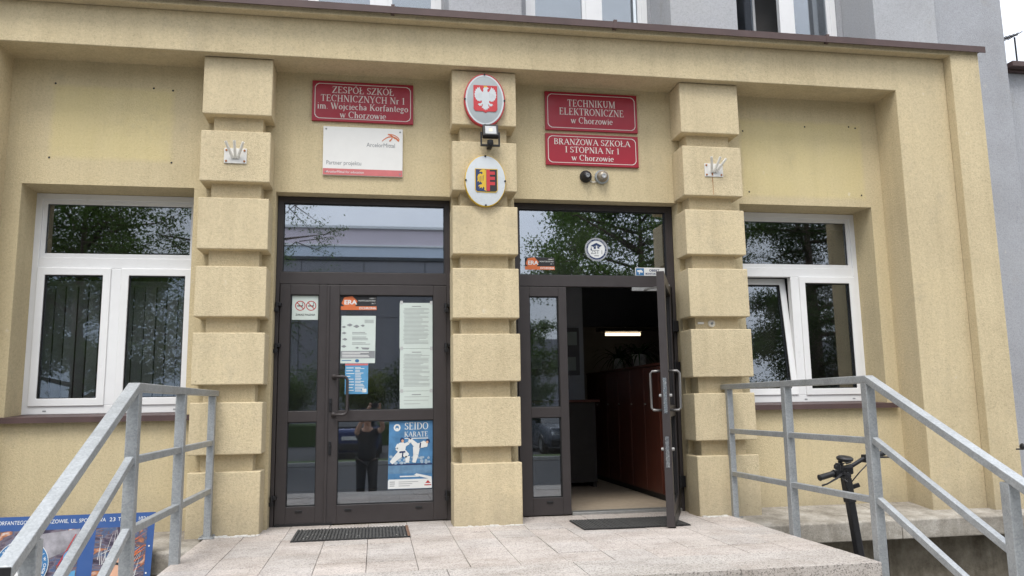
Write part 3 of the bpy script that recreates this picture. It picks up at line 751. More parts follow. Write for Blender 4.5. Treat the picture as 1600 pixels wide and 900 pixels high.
# ================================================================== GREY MAIN BUILDING
gb = thing('main_building', (2, 1, GZ), 'taller grey rendered school block rising behind the beige entrance', 'building')
UW = [(.09, 1.53), (2.48, 3.92), (4.88, 6.32)]; uz0, uz1 = 4.55, 6.5
m = MB(); GY = 1.4
xs = [-6.0]+[v for a in UW for v in a]+[8.0]
for i in range(0, len(xs), 2): m.box(xs[i], xs[i+1], GY, GY+.4, 3.2, 9)
for a in UW: m.box(a[0], a[1], GY, GY+.4, 3.2, uz0); m.box(a[0], a[1], GY, GY+.4, uz1, 9)
m.box(6.62, 8.0, 1.0, GY-.002, 4.2, 9)
m.build('wall', 'grey_render', gb)
for (a, b) in ((-2.9, -.45), (1.555, 2.317), (3.955, 4.724), (6.385, 7.168)):
    MB().box(a, b, .80, GY-.001, 4.3, 9).build('wall_strip', 'grey_render_proud', gb, .006)
m = MB().box(7.17, 8.10, .86, 4.4, GZ, 9).box(6.57, 7.169, .80, 1.3, GZ, 4.298); m.build('wall', 'grey_render', gb, .006)
MB().box(8.101, 14, .98, 5, GZ, 4.76).build('wing_wall', 'grey_render', gb)
MB().box(8.16, 14, .84, 1.0, 4.79, 4.86).box(8.101, 14, .93, 5.2, 4.762, 4.80).build('gutter', 'brown_sheet', gb, .008)
for k, (x0, x1) in enumerate(UW):
    xc = (x0+x1)/2+.06; y = GY+.02
    wd = MB().ring(x0, x1, uz0, uz1, .07, y, y+.07); wd.box(xc-.075, xc+.075, y+.002, y+.068, uz0+.07, uz1-.07)
    wd = wd.build('window', 'pvc', gb, .004)
    for s, (a, b) in enumerate(((x0+.07, xc-.075), (xc+.075, x1-.07))):
        mm = MB().ring(a, b, uz0+.07, uz1-.07, .045, y+.008, y+.06); pp = MB().box(a+.04, b-.04, y+.03, y+.036, uz0+.11, uz1-.11)
        if k == 2 and s == 0:      # sash standing ajar, turned inwards on its left edge
            c, sn = math.cos(R(35)), math.sin(R(35))
            for q in (mm, pp): q.v = [(a+(px-a)*c-(py-y)*sn*.2, y+(py-y)*c+(px-a)*sn, pz) for px, py, pz in q.v]
        mm.build('sash', 'pvc', wd, .003); pp.build('pane', 'window_glass', wd)
    MB().box(x0-.05, x1+.05, GY-.10, GY-.002, uz0-.04, uz0-.012).build('sill', 'brown_sheet', wd)
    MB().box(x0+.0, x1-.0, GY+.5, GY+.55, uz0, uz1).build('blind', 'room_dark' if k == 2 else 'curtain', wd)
an = thing('roof_antenna', (8.9, 1.6, 4.80), 'small dark aerial above the gutter at the right edge', 'antenna')
MB().tube([(8.95, 1.6, 4.80), (8.95, 1.6, 5.56)], .012, 6).build('mast', 'black_metal', an)
m = MB().tube([(8.71, 1.6, 5.50), (9.0, 1.6, 5.60)], .010, 6)
for k in range(5): m.tube([(8.72+k*.06, 1.48, 5.503+k*.02), (8.72+k*.06, 1.72, 5.503+k*.02)], .006, 5)
m.build('elements', 'black_metal', an)

# ================================================================== SIGNS ON THE WALL
def plate(name, x0, x1, z0, z1, label, cat, mat, group=None, y0=-.022, tilt=0):
    t = thing(name, ((x0+x1)/2, -.01, z0), label, cat, group)
    p = MB().box(x0, x1, y0, -.002, z0, z1).build('panel', mat, t, .002)
    return t, p, y0-.0012
def red_sign(x0, x1, z0, z1, lines, label):
    t, p, y = plate('name_sign', x0, x1, z0, z1, label, 'sign', 'sign_red', 'red school name signs')
    m = MB(); i = .022; w_ = .006; n = .035
    o = [(x0+i+n, z0+i), (x1-i-n, z0+i), (x1-i-n*.35, z0+i+n*.35), (x1-i, z0+i+n), (x1-i, z1-i-n), (x1-i-n*.35, z1-i-n*.35), (x1-i-n, z1-i), (x0+i+n, z1-i), (x0+i+n*.35, z1-i-n*.35), (x0+i, z1-i-n), (x0+i, z0+i+n), (x0+i+n*.35, z0+i+n*.35)]
    cx, cz = (x0+x1)/2, (z0+z1)/2
    q = [(cx+(a-cx)*(1-2*w_/(x1-x0)), cz+(b-cz)*(1-2*w_/(z1-z0))) for a, b in o]
    for k in range(len(o)):
        l = (k+1) % len(o); m.poly([o[k], o[l], q[l], q[k]], y)
    m.build('border', 'print_text', t)
    for (txt, z, cap, wd) in lines: serif(MB(), txt, cx, z, cap, y, wd).build('lettering', 'print_text', t)
red_sign(.280, 1.158, 3.443, 3.809, [('ZESPÓŁ SZKÓŁ', 3.702, .061, .54), ('TECHNICZNYCH Nr 1', 3.624, .061, .735), ('im. Wojciecha Korfantego', 3.553, .059, .79), ('w Chorzowie', 3.478, .059, .40)], 'red sign with four lines of white lettering, above the white panel')
red_sign(2.360, 3.241, 3.452, 3.8205, [('TECHNIKUM', 3.684, .066, .46), ('ELEKTRONICZNE', 3.602, .066, .62), ('w Chorzowie', 3.522, .062, .40)], 'red sign with three text lines, upper of the pair right of the shields')
red_sign(2.357, 3.238, 3.1205, 3.4185, [('BRANŻOWA SZKOŁA', 3.316, .056, .73), ('I STOPNIA Nr 1', 3.242, .056, .52), ('w Chorzowie', 3.168, .056, .40)], 'red sign directly above the two round cameras')
# white partner panel
t, p, y = plate('partner_panel', .381, 1.066, 2.958, 3.395, 'white partner panel with red logo under the left red sign', 'sign', 'sign_white')
MB().rect(.383, 1.064, 2.960, 3.016, y).build('red_stripe', 'print_pink', t)
MB().text('ArcelorMittal', .752, 3.222, .040, y, 'L', .246).build('lettering', 'print_grey', t); MB().text('Partner projektu', .408, 3.052, .038, y, 'L', .30).build('lettering', 'print_grey', t)
MB().text('ArcelorMittal for education', .41, 2.978, .022, y-.0008, 'L', .32).build('stripe_lettering', 'print_white', t)
def stroke(m, pts, w0, w1, y):
    n = len(pts)
    for i in range(n-1):
        (a, b), (c, d) = pts[i], pts[i+1]; l = math.hypot(c-a, d-b); nx, nz_ = -(d-b)/l, (c-a)/l
        wa = w0+(w1-w0)*i/(n-1); wb = w0+(w1-w0)*(i+1)/(n-1)
        m.poly([(a+nx*wa, b+nz_*wa), (a-nx*wa, b-nz_*wa), (c-nx*wb, d-nz_*wb), (c+nx*wb, d+nz_*wb)], y)
    return m
m = MB()
stroke(m, [(.885, 3.277), (.91, 3.300), (.94, 3.318), (.975, 3.322), (1.005, 3.310), (1.033, 3.282)], .003, .008, y)
stroke(m, [(.94, 3.342), (.965, 3.334), (.985, 3.318), (1.0, 3.300)], .007, .003, y-.0004)
stroke(m, [(.935, 3.340), (.97, 3.343), (1.0, 3.332), (1.025, 3.315), (1.036, 3.296)], .003, .004, y-.0006)
stroke(m, [(.975, 3.312), (.965, 3.295), (.95, 3.279)], .004, .006, y-.0008)
m.build('logo', 'print_orange', t)
for (a, b) in ((.405, 3.372), (1.043, 3.366), (.405, 2.985), (1.043, 2.982)): MB().lathe((a, y+.001, b), (0, -1, 0), [(0, .008), (.003, .007), (.004, 0)], 10).build('screw', 'print_grey', t)

# oval enamel shields
def ellipse(cx, cz, rx, rz, n=40): return [(cx+rx*math.cos(2*math.pi*i/n), cz+rz*math.sin(2*math.pi*i/n)) for i in range(n)]
def oval(cx, cz, rx, rz, label, rim, field, inner):
    t = thing('enamel_shield', (cx, -.26, cz-rz), label, 'emblem', 'oval enamel shields on the central pilaster')
    MB().prism(ellipse(cx, cz, rx, rz), -.30, -.26).build('rim', rim, t, .004)
    # gently domed field
    m = MB(); n = 40; prof = [(1, 0), (.8, .009), (.5, .016), (.25, .019)]
    for f_, d in prof: m.v += [(cx+(rx-(.012 if inner else .006))*f_*math.cos(2*math.pi*i/n), -.3005-d*.4, cz+(rz-(.012 if inner else .006))*f_*math.sin(2*math.pi*i/n)) for i in range(n)]
    for k in range(3):
        for i in range(n): m.f.append((k*n+i, k*n+(i+1) % n, (k+1)*n+(i+1) % n, (k+1)*n+i))
    m.f.append(tuple(range(3*n, 4*n))); m.build('field', field, t, smooth=True)
    if inner: MB().annulus(cx, cz, rx-.013, rz-.013, .014, -.3035).build('inner_rim', inner, t)
    for (a, b) in ((0, 1), (0, -1), (1, 0), (-1, 0)): MB().lathe((cx+a*(rx-.008), -.298, cz+b*(rz-.010)), (0, -1, 0), [(0, .009), (.012, .008), (.013, 0)], 10).build('screw', 'black_metal', t)
    return t
e1 = oval(1.763, 3.594, .181, .239, 'oval shield with white eagle on red, top of the central pilaster', 'print_red', 'emblem_grey', 'white_enamel')
yy = -.3105
def shield(cx, zt, zb, hw, tip):
    return [(cx-hw, zt), (cx-hw, zb+.02), (cx-hw+.016, zb), (cx-.022, zb-.002), (cx, zb-tip), (cx+.022, zb-.002), (cx+hw-.016, zb), (cx+hw, zb+.02), (cx+hw, zt)]
MB().prism(shield(1.768, 3.722, 3.488, .104, .014), yy, -.3045).build('coat_field', 'emblem_red', e1)
# the white eagle: half outline mirrored
half = [(0, .096), (.012, .098), (.020, .092), (.032, .086), (.019, .078), (.016, .066), (.022, .052), (.034, .060), (.044, .078), (.052, .098), (.060, .084), (.068, .092), (.072, .074), (.082, .078), (.083, .060), (.092, .058), (.089, .042), (.096, .034), (.090, .022), (.093, .010), (.084, .002), (.082, -.012), (.072, -.014), (.066, -.026), (.056, -.022), (.048, -.030), (.040, -.018), (.030, -.022), (.032, -.036), (.044, -.046), (.056, -.044), (.066, -.056), (.054, -.058), (.056, -.068), (.044, -.062), (.036, -.070), (.032, -.056), (.022, -.048), (.026, -.068), (.034, -.082), (.020, -.082), (.012, -.098), (.006, -.088), (0, -.102)]
m = MB(); cx, cz, k = 1.768, 3.604, 1.02
for s in (1, -1):
    pts = [(cx+s*a*k*(.5 if (s < 0 and i in (2, 3)) else 1), cz+b*k*1.05) for i, (a, b) in enumerate(half)]
    m.poly(pts, yy-.001)
m.build('eagle', 'white_enamel', e1)
m = MB().poly([(cx-.013, cz+.100), (cx-.016, cz+.116), (cx-.006, cz+.108), (cx, cz+.118), (cx+.006, cz+.108), (cx+.016, cz+.116), (cx+.013, cz+.100)], yy-.0015)
m.build('crown', 'print_yellow', e1)
m = MB()
for s in (1, -1):
    for j in range(4): stroke(m, [(cx+s*(.036+.013*j), cz+.05-.004*j), (cx+s*(.040+.012*j), cz+.004-.002*j)], .0012, .0008, yy-.0016)
m.build('feather_lines', 'emblem_grey', e1)
e2 = oval(1.762, 2.869, .178, .227, 'oval white shield with yellow eagle half and red and black half', 'print_yellow', 'white_enamel', None)
cx, zt, zb, hw = 1.768, 2.972, 2.765, .098
MB().prism(shield(cx, zt, zb, hw, .004), yy, -.3045).build('coat_edge', 'print_yellow', e2)
MB().poly([(cx-hw+.006, zt-.006), (cx-hw+.006, zb+.018), (cx-hw+.02, zb+.006), (cx, zb+.004), (cx, zt-.006)], yy-.001).build('blue_half', 'print_navy', e2)
MB().poly([(cx+.001, zt-.006), (cx+.001, zb+.004), (cx+hw-.02, zb+.006), (cx+hw-.006, zb+.018), (cx+hw-.006, zt-.006)], yy-.001).build('black_half', 'print_black', e2)
m = MB().rect(cx+.001, cx+.030, zb+.012, zt-.008, yy-.0018)
for z in (zt-.036, zt-.082, zt-.128): m.rect(cx+.0295, cx+.074, z-.016, z+.012, yy-.0022)
m.build('red_tower', 'emblem_red', e2)
ea = [(0, .084), (-.016, .094), (-.036, .092), (-.052, .082), (-.056, .070), (-.040, .074), (-.030, .066), (-.034, .052), (-.050, .058), (-.066, .048), (-.072, .030), (-.070, .006), (-.074, -.014), (-.062, -.006), (-.056, -.022), (-.048, -.008), (-.040, -.024), (-.034, -.012), (-.036, -.034), (-.056, -.040), (-.070, -.054), (-.052, -.054), (-.058, -.072), (-.040, -.060), (-.032, -.074), (-.026, -.054), (-.016, -.064), (-.018, -.084), (0, -.092)]
MB().poly([(cx+a*1.06, 2.869+b*1.02) for a, b in ea], yy-.0018).build('eagle_half', 'print_yellow', e2)
m = MB()
for j in range(4): stroke(m, [(cx-.024-.013*j, 2.912-.004*j), (cx-.028-.011*j, 2.862)], .002, .0012, yy-.0024)
stroke(m, [(cx-.002, 2.95), (cx-.002, 2.78)], .0012, .0012, yy-.0024)
m.build('feather_lines', 'print_navy', e2)

# floodlight between the shields
fl = thing('floodlight', (1.8, -.26, 3.16), 'small black floodlight on a bracket between the two oval shields', 'floodlight')
c_, s_ = math.cos(R(16)), math.sin(R(16))
def tiltf(mb, py=-.33, pz=3.28): mb.v = [(x, py+(y-py)*c_+(z-pz)*s_*-1*-1, pz+(z-pz)*c_-(y-py)*s_) for x, y, z in mb.v]; return mb
tiltf(MB().box(1.732, 1.868, -.385, -.335, 3.218, 3.338)).build('housing', 'black_plastic', fl, .008)
tiltf(MB().ring(1.738, 1.862, 3.224, 3.332, .014, -.392, -.3855)).build('bezel', 'black_plastic', fl, .002)
tiltf(MB().box(1.752, 1.848, -.3885, -.3862, 3.238, 3.318)).build('glass', 'lens_glass', fl)
tiltf(MB().box(1.785, 1.815, -.3895, -.3887, 3.262, 3.292)).build('led', 'led_panel', fl)
m = MB().box(1.716, 1.729, -.36, -.33, 3.175, 3.285).box(1.871, 1.884, -.36, -.33, 3.175, 3.285).box(1.716, 1.884, -.36, -.33, 3.162, 3.175).box(1.78, 1.82, -.33, -.2585, 3.16, 3.19); m.build('bracket', 'black_metal', fl, .002)
MB().lathe((1.80, -.352, 3.212), (0, 0, -1), [(0, .026), (.03, .028), (.05, .020), (.056, 0)], 14).build('motion_sensor', 'black_plastic', fl, smooth=True)

# dome cameras
def cam_dome(x, z, r, label, mats, style):
    t = thing('security_camera', (x, 0, z-r), label, 'camera')
    MB().lathe((x, -.001, z), (0, -1, 0), [(0, r), (.02, r), (.03, r*.94), (.03, 0)], 22).build('base', mats[0], t, smooth=False)
    MB().lathe((x, -.0315, z), (0, -1, 0), [(0, r*.82), (.02, r*.78), (.038, r*.6), (.05, r*.32), (.053, 0)], 22).build('dome', mats[1], t, smooth=True)
    MB().lathe((x, -.083 if style else -.078, z-.006), (0, -1, -.2), [(0, r*.34), (.014, r*.32), (.014, r*.18), (.008, 0)], 16).build('lens', mats[2], t)
cam_dome(2.729, 3.022, .056, 'dark round camera left of the pale one below the red signs', ('black_plastic', 'black_plastic', 'print_grey'), 0)
cam_dome(2.880, 3.022, .066, 'pale round dome camera beside the dark one', ('emblem_grey', 'dome_tan', 'lens_glass'), 1)
MB().tube([(2.76, -.006, 2.99), (2.79, -.010, 2.972), (2.83, -.008, 2.975)], .004, 6).build('camera_cable', 'white_paint', [o for o in col.objects if o.name == 'security_camera'][0])

# flag pole holders
def holder(x0, x1, z0, z1, label, angs, rusty):
    t = thing('flag_holder', ((x0+x1)/2, -.258, z0), label, 'bracket', 'white flag holders on the outer pilasters')
    MB().box(x0, x1, -.268, -.2585, z0, z1).build('plate', 'white_paint', t, .002)
    for (a, b) in ((.1, .14), (.9, .14), (.1, .86), (.9, .86)): MB().lathe((x0+(x1-x0)*a, -.268, z0+(z1-z0)*b), (0, -1, 0), [(0, .009), (.006, .008), (.007, 0)], 8).build('bolt', 'rust', t)
    cx = (x0+x1)/2; zc = z0+(z1-z0)*.34
    for k, an in enumerate(angs):
        d = Vector((math.sin(R(an))*.75, -.62, .78)).normalized(); b = Vector((cx+.020*(k-1), -.2685, zc)); e = b+d*.150
        MB().lathe(b, d, [(0, .0115), (.150, .0115), (.150, .0092), (.06, .0092)], 12).build('tube', 'holder_white', t)
        MB().lathe(b+d*.10, d, [(0, .0091), (.0005, 0)], 12).build('tube_end', 'print_black', t)
    if rusty:
        MB().poly([(cx-.028, zc), (cx-.012, zc), (cx-.008, z0+.01), (cx-.022, z0+.008)], -.2687).build('rust_stain', 'rust', t)
        m = MB().poly([(cx-.018, z0), (cx-.012, z0), (cx-.010, z0-.17), (cx-.013, z0-.17)], -.2622); m.build('rust_run', 'rust', t)
holder(-.390, -.212, 2.958, 3.085, 'clean white three tube flag holder on the left pilaster', (-24, 2, 30), False)
holder(3.774, 3.950, 2.985, 3.108, 'rust stained white three tube flag holder on the right pilaster', (-20, 14, 40), True)
k = thing('key_switch', (3.76, -.175, 1.63), 'small key switch and name plate on the right pilaster', 'switch')
MB().box(3.672, 3.728, -.182, -.1755, 1.648, 1.668).build('plate', 'sign_white', k, .001)
MB().lathe((3.802, -.1755, 1.655), (0, -1, 0), [(0, .034), (.006, .034), (.010, .028), (.010, 0)], 20).build('rosette', 'ceramic', k)
MB().lathe((3.802, -.186, 1.655), (0, -1, 0), [(0, .012), (.006, .011), (.006, 0)], 12).build('key_core', 'print_grey', k)
# leftover screw holes of removed panels: dark wall plugs
for (x, z) in ((-1.80, 3.675), (-.875, 3.66), (-1.81, 3.035), (-.86, 3.025), (-1.03, 3.672), (4.30, 3.53), (4.33, 2.93), (5.42, 3.62), (5.49, 3.61), (5.50, 2.93), (4.95, 3.60)):
    o = MB().lathe((x, -.0005, z), (0, -1, 0), [(0, .009), (.002, .008), (.0022, 0)], 8).build('wall_plug', 'print_black', eb)

# ================================================================== PAPERS AND STICKERS ON THE GLASS
GYF = .132+.0255-.0015                         # just in front of the leaf panes
TYF = .168-.0015
def sheet(name, x0, x1, z0, z1, label, cat, mat, y, skew=0.0, group=None, th=.0008):
    t = thing(name, ((x0+x1)/2, y, z0), label, cat, group)
    MB().prism([(x0, z0), (x1, z0), (x1+skew, z1), (x0+skew, z1)], y-th, y).build('sheet', mat, t)
    return t, y-th-.0007
def era(x0, x1, z0, z1, y, label):
    t, y = sheet('security_sticker', x0, x1, z0, z1, label, 'sticker', 'print_black', y, 0, 'security company stickers')
    W, Hh = x1-x0, z1-z0
    MB().rect(x0, x1, z0, z0+Hh*.27, y).build('orange_strip', 'print_orange', t)
    cx, cz, r = x0+W*.24, z0+Hh*.56, Hh*.47
    MB().poly([(cx+W*.225*math.cos(R(a+10)), cz+r*math.sin(R(a+10))) for a in range(0, 360, 60)], y-.0006).build('hexagon', 'print_orange', t)
    for a_ in (('ERA', cx+W*.03, cz-Hh*.15, Hh*.32, 'C', W*.36, .03), ('OCHRONA', x0+W*.985, z0+Hh*.05, Hh*.17, 'R', W*.48, .02), ('OBIEKT', x0+W*.97, z0+Hh*.80, Hh*.10, 'R', None, 0), ('MONITOROWANY', x0+W*.97, z0+Hh*.62, Hh*.11, 'R', W*.48, 0), ('24 / 7', x0+W*.97, z0+Hh*.43, Hh*.09, 'R', None, 0)):
        MB().text(a_[0], a_[1], a_[2], a_[3], y-.0012, *a_[4:]).build('lettering', 'print_white', t)
era(.545, .852, 1.803, 1.924, GYF, 'orange and black security sticker at the top of the closed leaf')
era(2.182, 2.458, 2.182, 2.296, TYF, 'orange and black security sticker in the transom of the open door')
# no smoking notice
t, y = sheet('no_smoking_notice', .136, .360, 1.716, 1.926, 'pale notice with two red prohibition circles on narrow leaf', 'notice', 'paper', GYF)
m = MB()
for cx in (.204, .295):
    m.annulus(cx, 1.838, .043, .043, .007, y, 28); stroke(m, [(cx-.028, 1.866), (cx+.028, 1.810)], .0035, .0035, y-.0005)
m.build('red_circles', 'print_red', t)
for cx in (.204, .295):
    m = MB().rect(cx-.026, cx+.022, 1.832, 1.840, y-.0003); stroke(m, [(cx+.015, 1.840), (cx+.022, 1.852), (cx+.016, 1.866)], .002, .002, y-.0002); m.build('cigarette', 'print_black', t)
MB().text('ZAKAZ PALENIA', .248, 1.752, .017, y, 'C', .165, .02).build('lettering', 'print_black', t)
# infographic poster
t, y = sheet('instruction_poster', .549, .842, 1.341, 1.752, 'pale green instruction sheet with icons and a dark band', 'poster', 'paper', GYF, .004)
MB().rect(.551, .840, 1.383, 1.447, y).build('dark_band', 'print_grey', t)
m = MB()
for (a, b, r) in ((.575, 1.655, .012), (.578, 1.602, .013), (.585, 1.548, .014), (.577, 1.487, .014), (.625, 1.672, .016), (.682, 1.660, .017), (.735, 1.666, .012), (.69, 1.474, .010)):
    m.disc(a, b, r, r*.8, y, 10); m.rect(a-r*1.5, a+r*1.3, b-r*.3, b+r*.3, y-.0004)
m.poly([(.722, 1.478), (.795, 1.474), (.785, 1.458), (.735, 1.460)], y)
m.build('icons', 'print_grey', t)
m = MB()
for z in (1.605, 1.592, 1.565, 1.553, 1.541, 1.515, 1.503): m.rect(.645, .645+random.uniform(.09, .16), z, z+.0045, y)
for z in (1.712, 1.702, 1.69): m.rect(.75, .828, z, z+.004, y)
m.build('small_print', 'print_grey', t)
m = MB()
for z in (1.432, 1.419, 1.405, 1.393): m.rect(.562, .562+random.uniform(.15, .24), z, z+.006, y-.0006)
m.build('white_print', 'print_white', t)
m = MB().rect(.560, .64, 1.362, 1.368, y).disc(.69, 1.362, .018, .014, y, 12); m.build('footer', 'print_blue', t)
# blue timetable
t, y = sheet('blue_timetable', .588, .783, 1.078, 1.3395, 'blue timetable leaflet beside the door handle', 'leaflet', 'print_light_blue', GYF+.0004, .003)
m = MB()
for r_ in range(9):
    z = 1.298-r_*.024
    m.rect(.60, .60+random.uniform(.03, .07), z, z+.006, y); 
    for q in range(2): m.rect(.675, .675+random.uniform(.04, .085), z+.004-q*.010, z+.009-q*.010, y)
m.rect(.735, .772, 1.092, 1.122, y); m.build('white_print', 'print_white', t)
MB().rect(.59, .783, 1.322, 1.338, y-.0004).build('header', 'print_pink', t)
# long lists
for nm, a, b, c_, d, lab, sk in (('list_sheet', 1.052, 1.344, 1.466, 1.868, 'upper sheet of the long printed list on the closed leaf', .0), ('list_sheet', 1.054, 1.345, 1.098, 1.464, 'middle sheet of the long printed list on the closed leaf', .002), ('list_sheet', 1.056, 1.342, .943, 1.096, 'bottom sheet of the long printed list on the closed leaf', 0)):
    t, y = sheet(nm, a, b, c_, d, lab, 'notice', 'paper', GYF, sk, 'sheets of the printed list')
    m = MB(); z = d-.05
    m.rect((a+b)/2-.04, (a+b)/2+.04, d-.033, d-.027, y)
    while z > c_+.03:
        m.rect(a+.03+random.uniform(0, .012), b-.03-random.uniform(0, .10 if random.random() < .3 else .02), z, z+.0028, y); z -= .0115 if d-c_ > .2 else .03
    m.build('small_print', 'print_grey', t)
    for (p_, q_) in ((a+.016, d-.012), (b-.016, d-.012)): MB().rect(p_-.012, p_+.012, q_, q_+.03, y-.0004).build('tape', 'lens_glass', t)
# karate poster
t, y = sheet('karate_poster', .958, 1.333, .272, .852, 'blue karate event poster at the bottom of the closed leaf', 'poster', 'print_sky', GYF, .010)
MB().rect(.962, 1.334, .40, .47, y).build('sea_band', 'print_sea', t)
MB().rect(.962, 1.334, .468, .482, y-.0003).build('dark_shore', 'print_navy', t)
MB().rect(.960, 1.332, .274, .345, y-.0002).rect(.965, 1.330, .345, .352, y-.0003).poly([(1.18, .385), (1.33, .345), (1.33, .368), (1.20, .398)], y-.0005).build('white_footer', 'print_white', t)
serif(MB(), 'SEIDO', 1.200, .768, .060, y-.0006, .205).build('lettering', 'print_white', t); serif(MB(), 'KARATE', 1.198, .708, .042, y-.0006, .205).build('lettering', 'print_white', t)
MB().rect(1.10, 1.30, .690, .697, y-.0006).build('small_print', 'print_white', t); MB().annulus(1.035, .786, .030, .032, .014, y-.0006, 10).disc(1.035, .776, .010, .009, y-.0006, 8).build('round_mark', 'print_white', t)
MB().rect(1.06, 1.22, .370, .380, y-.0006).build('small_print', 'print_white', t)
def limb(m, pts, w0, w1, y): return stroke(m, pts, w0, w1, y)
m = MB()   # clouds
for k_ in range(40):
    a = random.uniform(.972, 1.322); b = .488+random.random()**1.6*.055; r_ = random.uniform(.006, .016)
    m.disc(a, b, min(r_, 1.332-a, a-.963), r_*.8, y-.0004-k_*.00001, 10)
m.build('clouds', 'print_cloud', t)
m = MB()   # two fighters in white
yf = y-.0012
m.poly([(1.030, .600), (1.050, .655), (1.085, .665), (1.112, .640), (1.102, .575), (1.060, .560)], yf)
limb(m, [(1.075, .575), (1.030, .535), (.985, .490)], .030, .016, yf-.0003); limb(m, [(1.090, .575), (1.125, .545), (1.122, .490)], .028, .014, yf-.0004)
limb(m, [(1.105, .640), (1.135, .655), (1.150, .690)], .014, .010, yf-.0005); limb(m, [(1.048, .645), (1.030, .610), (1.055, .585)], .014, .010, yf-.0006)
m.poly([(1.170, .640), (1.230, .655), (1.262, .672), (1.300, .650), (1.292, .620), (1.235, .610), (1.190, .605)], yf-.0002)
limb(m, [(1.200, .630), (1.165, .665), (1.140, .695)], .022, .011, yf-.0004); limb(m, [(1.200, .620), (1.195, .555), (1.180, .490)], .030, .014, yf-.0005)
m.build('fighters', 'print_white', t)
m = MB(); m.disc(1.078, .682, .018, .021, yf-.001, 12); m.disc(1.298, .668, .018, .019, yf-.001, 12); m.disc(1.150, .692, .008, .008, yf-.001, 8); m.disc(1.138, .700, .010, .008, yf-.0012, 8)
limb(m, [(1.055, .578), (1.105, .582)], .007, .007, yf-.0014); limb(m, [(1.085, .575), (1.080, .535)], .006, .005, yf-.0014); limb(m, [(1.235, .655), (1.230, .612)], .006, .006, yf-.0014)
m.build('dark_details', 'print_navy', t)
m = MB().disc(1.082, .674, .011, .012, yf-.0016, 10).disc(1.292, .660, .011, .011, yf-.0016, 10); m.build('faces', 'print_skin', t)
m = MB()
for z in (.328, .312, .295): m.rect(.975, .975+random.uniform(.03, .05), z, z+.006, y-.0008); m.rect(1.05, 1.05+random.uniform(.08, .17), z, z+.004, y-.0008)
m.build('small_print', 'print_grey', t)
MB().poly([(1.275, .315), (1.298, .340), (1.321, .315)], y-.0009).rect(1.268, 1.326, .296, .304, y-.0009).build('red_mark', 'print_red', t)
# round school sticker
t = thing('school_sticker', (2.859, TYF, 2.27), 'round white school sticker with a graduation cap on the transom', 'sticker')
cx, cz = 2.859, 2.380
MB().prism(ellipse(cx, cz, .109, .109, 40), TYF-.0008, TYF).build('disc', 'print_white', t)
y = TYF-.0016
MB().annulus(cx, cz, .106, .106, .004, y).annulus(cx, cz, .098, .098, .016, y).build('rings', 'print_navy', t)
def cap(m, cx, cz, k, y):
    m.poly([(cx-.052*k, cz+.020*k), (cx, cz+.046*k), (cx+.054*k, cz+.020*k), (cx+.03*k, cz+.006*k), (cx+.002*k, cz+.022*k), (cx-.028*k, cz+.006*k)], y)
    m.poly([(cx-.026*k, cz+.004*k), (cx-.004*k, cz+.016*k), (cx-.006*k, cz-.012*k), (cx-.026*k, cz-.012*k)], y-.0003); m.poly([(cx+.008*k, cz+.016*k), (cx+.028*k, cz+.004*k), (cx+.028*k, cz-.010*k), (cx+.010*k, cz-.006*k)], y-.0003)
    stroke(m, [(cx-.050*k, cz+.018*k), (cx-.050*k, cz-.012*k)], .0016*k, .003*k, y); m.disc(cx-.050*k, cz-.016*k, .007*k, .009*k, y, 10)
m = MB(); cap(m, cx, cz+.016, 1.0, y-.0003); m.build('graduation_cap', 'print_navy', t)
MB().text('ZST 1', cx, cz-.042, .036, y-.0003, 'C', .110, .02).build('lettering', 'print_grey', t); MB().rect(cx-.022, cx+.022, cz-.064, cz-.056, y-.0003).build('small_print', 'print_grey', t)
def ring_text(m, txt, cx, cz, r, size, a0, a1, y):
    n = len(txt)
    for i, ch in enumerate(txt):
        if ch == ' ': continue
        vs, fs = text_data(ch, .02)
        w0 = max(v[0] for v in vs); a = R(a0+(a1-a0)*(i+.5)/n); kk = size/.73
        out = []
        for (vx, vz) in vs:
            lx = (vx-w0/2)*kk; lz = r+vz*kk
            out.append((cx+lz*math.sin(a)+lx*math.cos(a), y, cz+lz*math.cos(a)-lx*math.sin(a)))
        m.add(out, fs)
m = MB(); ring_text(m, 'ZESPÓŁ SZKÓŁ TECHNICZNYCH NR 1', cx, cz, .086, .009, -135, 135, y-.0006); m.build('ring_lettering', 'print_white', t)
# monitoring sticker
t, y = sheet('monitoring_sticker', 3.228, 3.515, 2.135, 2.214, 'pale sticker with a blue camera icon behind the open leaf', 'sticker', 'print_white', TYF)
MB().rect(3.234, 3.312, 2.141, 2.208, y).build('blue_square', 'print_blue', t)
m = MB().poly([(3.244, 2.188), (3.286, 2.194), (3.302, 2.176), (3.296, 2.166), (3.250, 2.172)], y-.0006).rect(3.262, 3.270, 2.150, 2.170, y-.0006); m.build('camera_icon', 'print_white', t)
MB().text('OBIEKT', 3.413, 2.178, .022, y, 'C', .10, .03).build('lettering', 'print_navy', t); MB().text('MONITOROWANY', 3.413, 2.147, .020, y, 'C', .175, .03).build('lettering', 'print_navy', t)

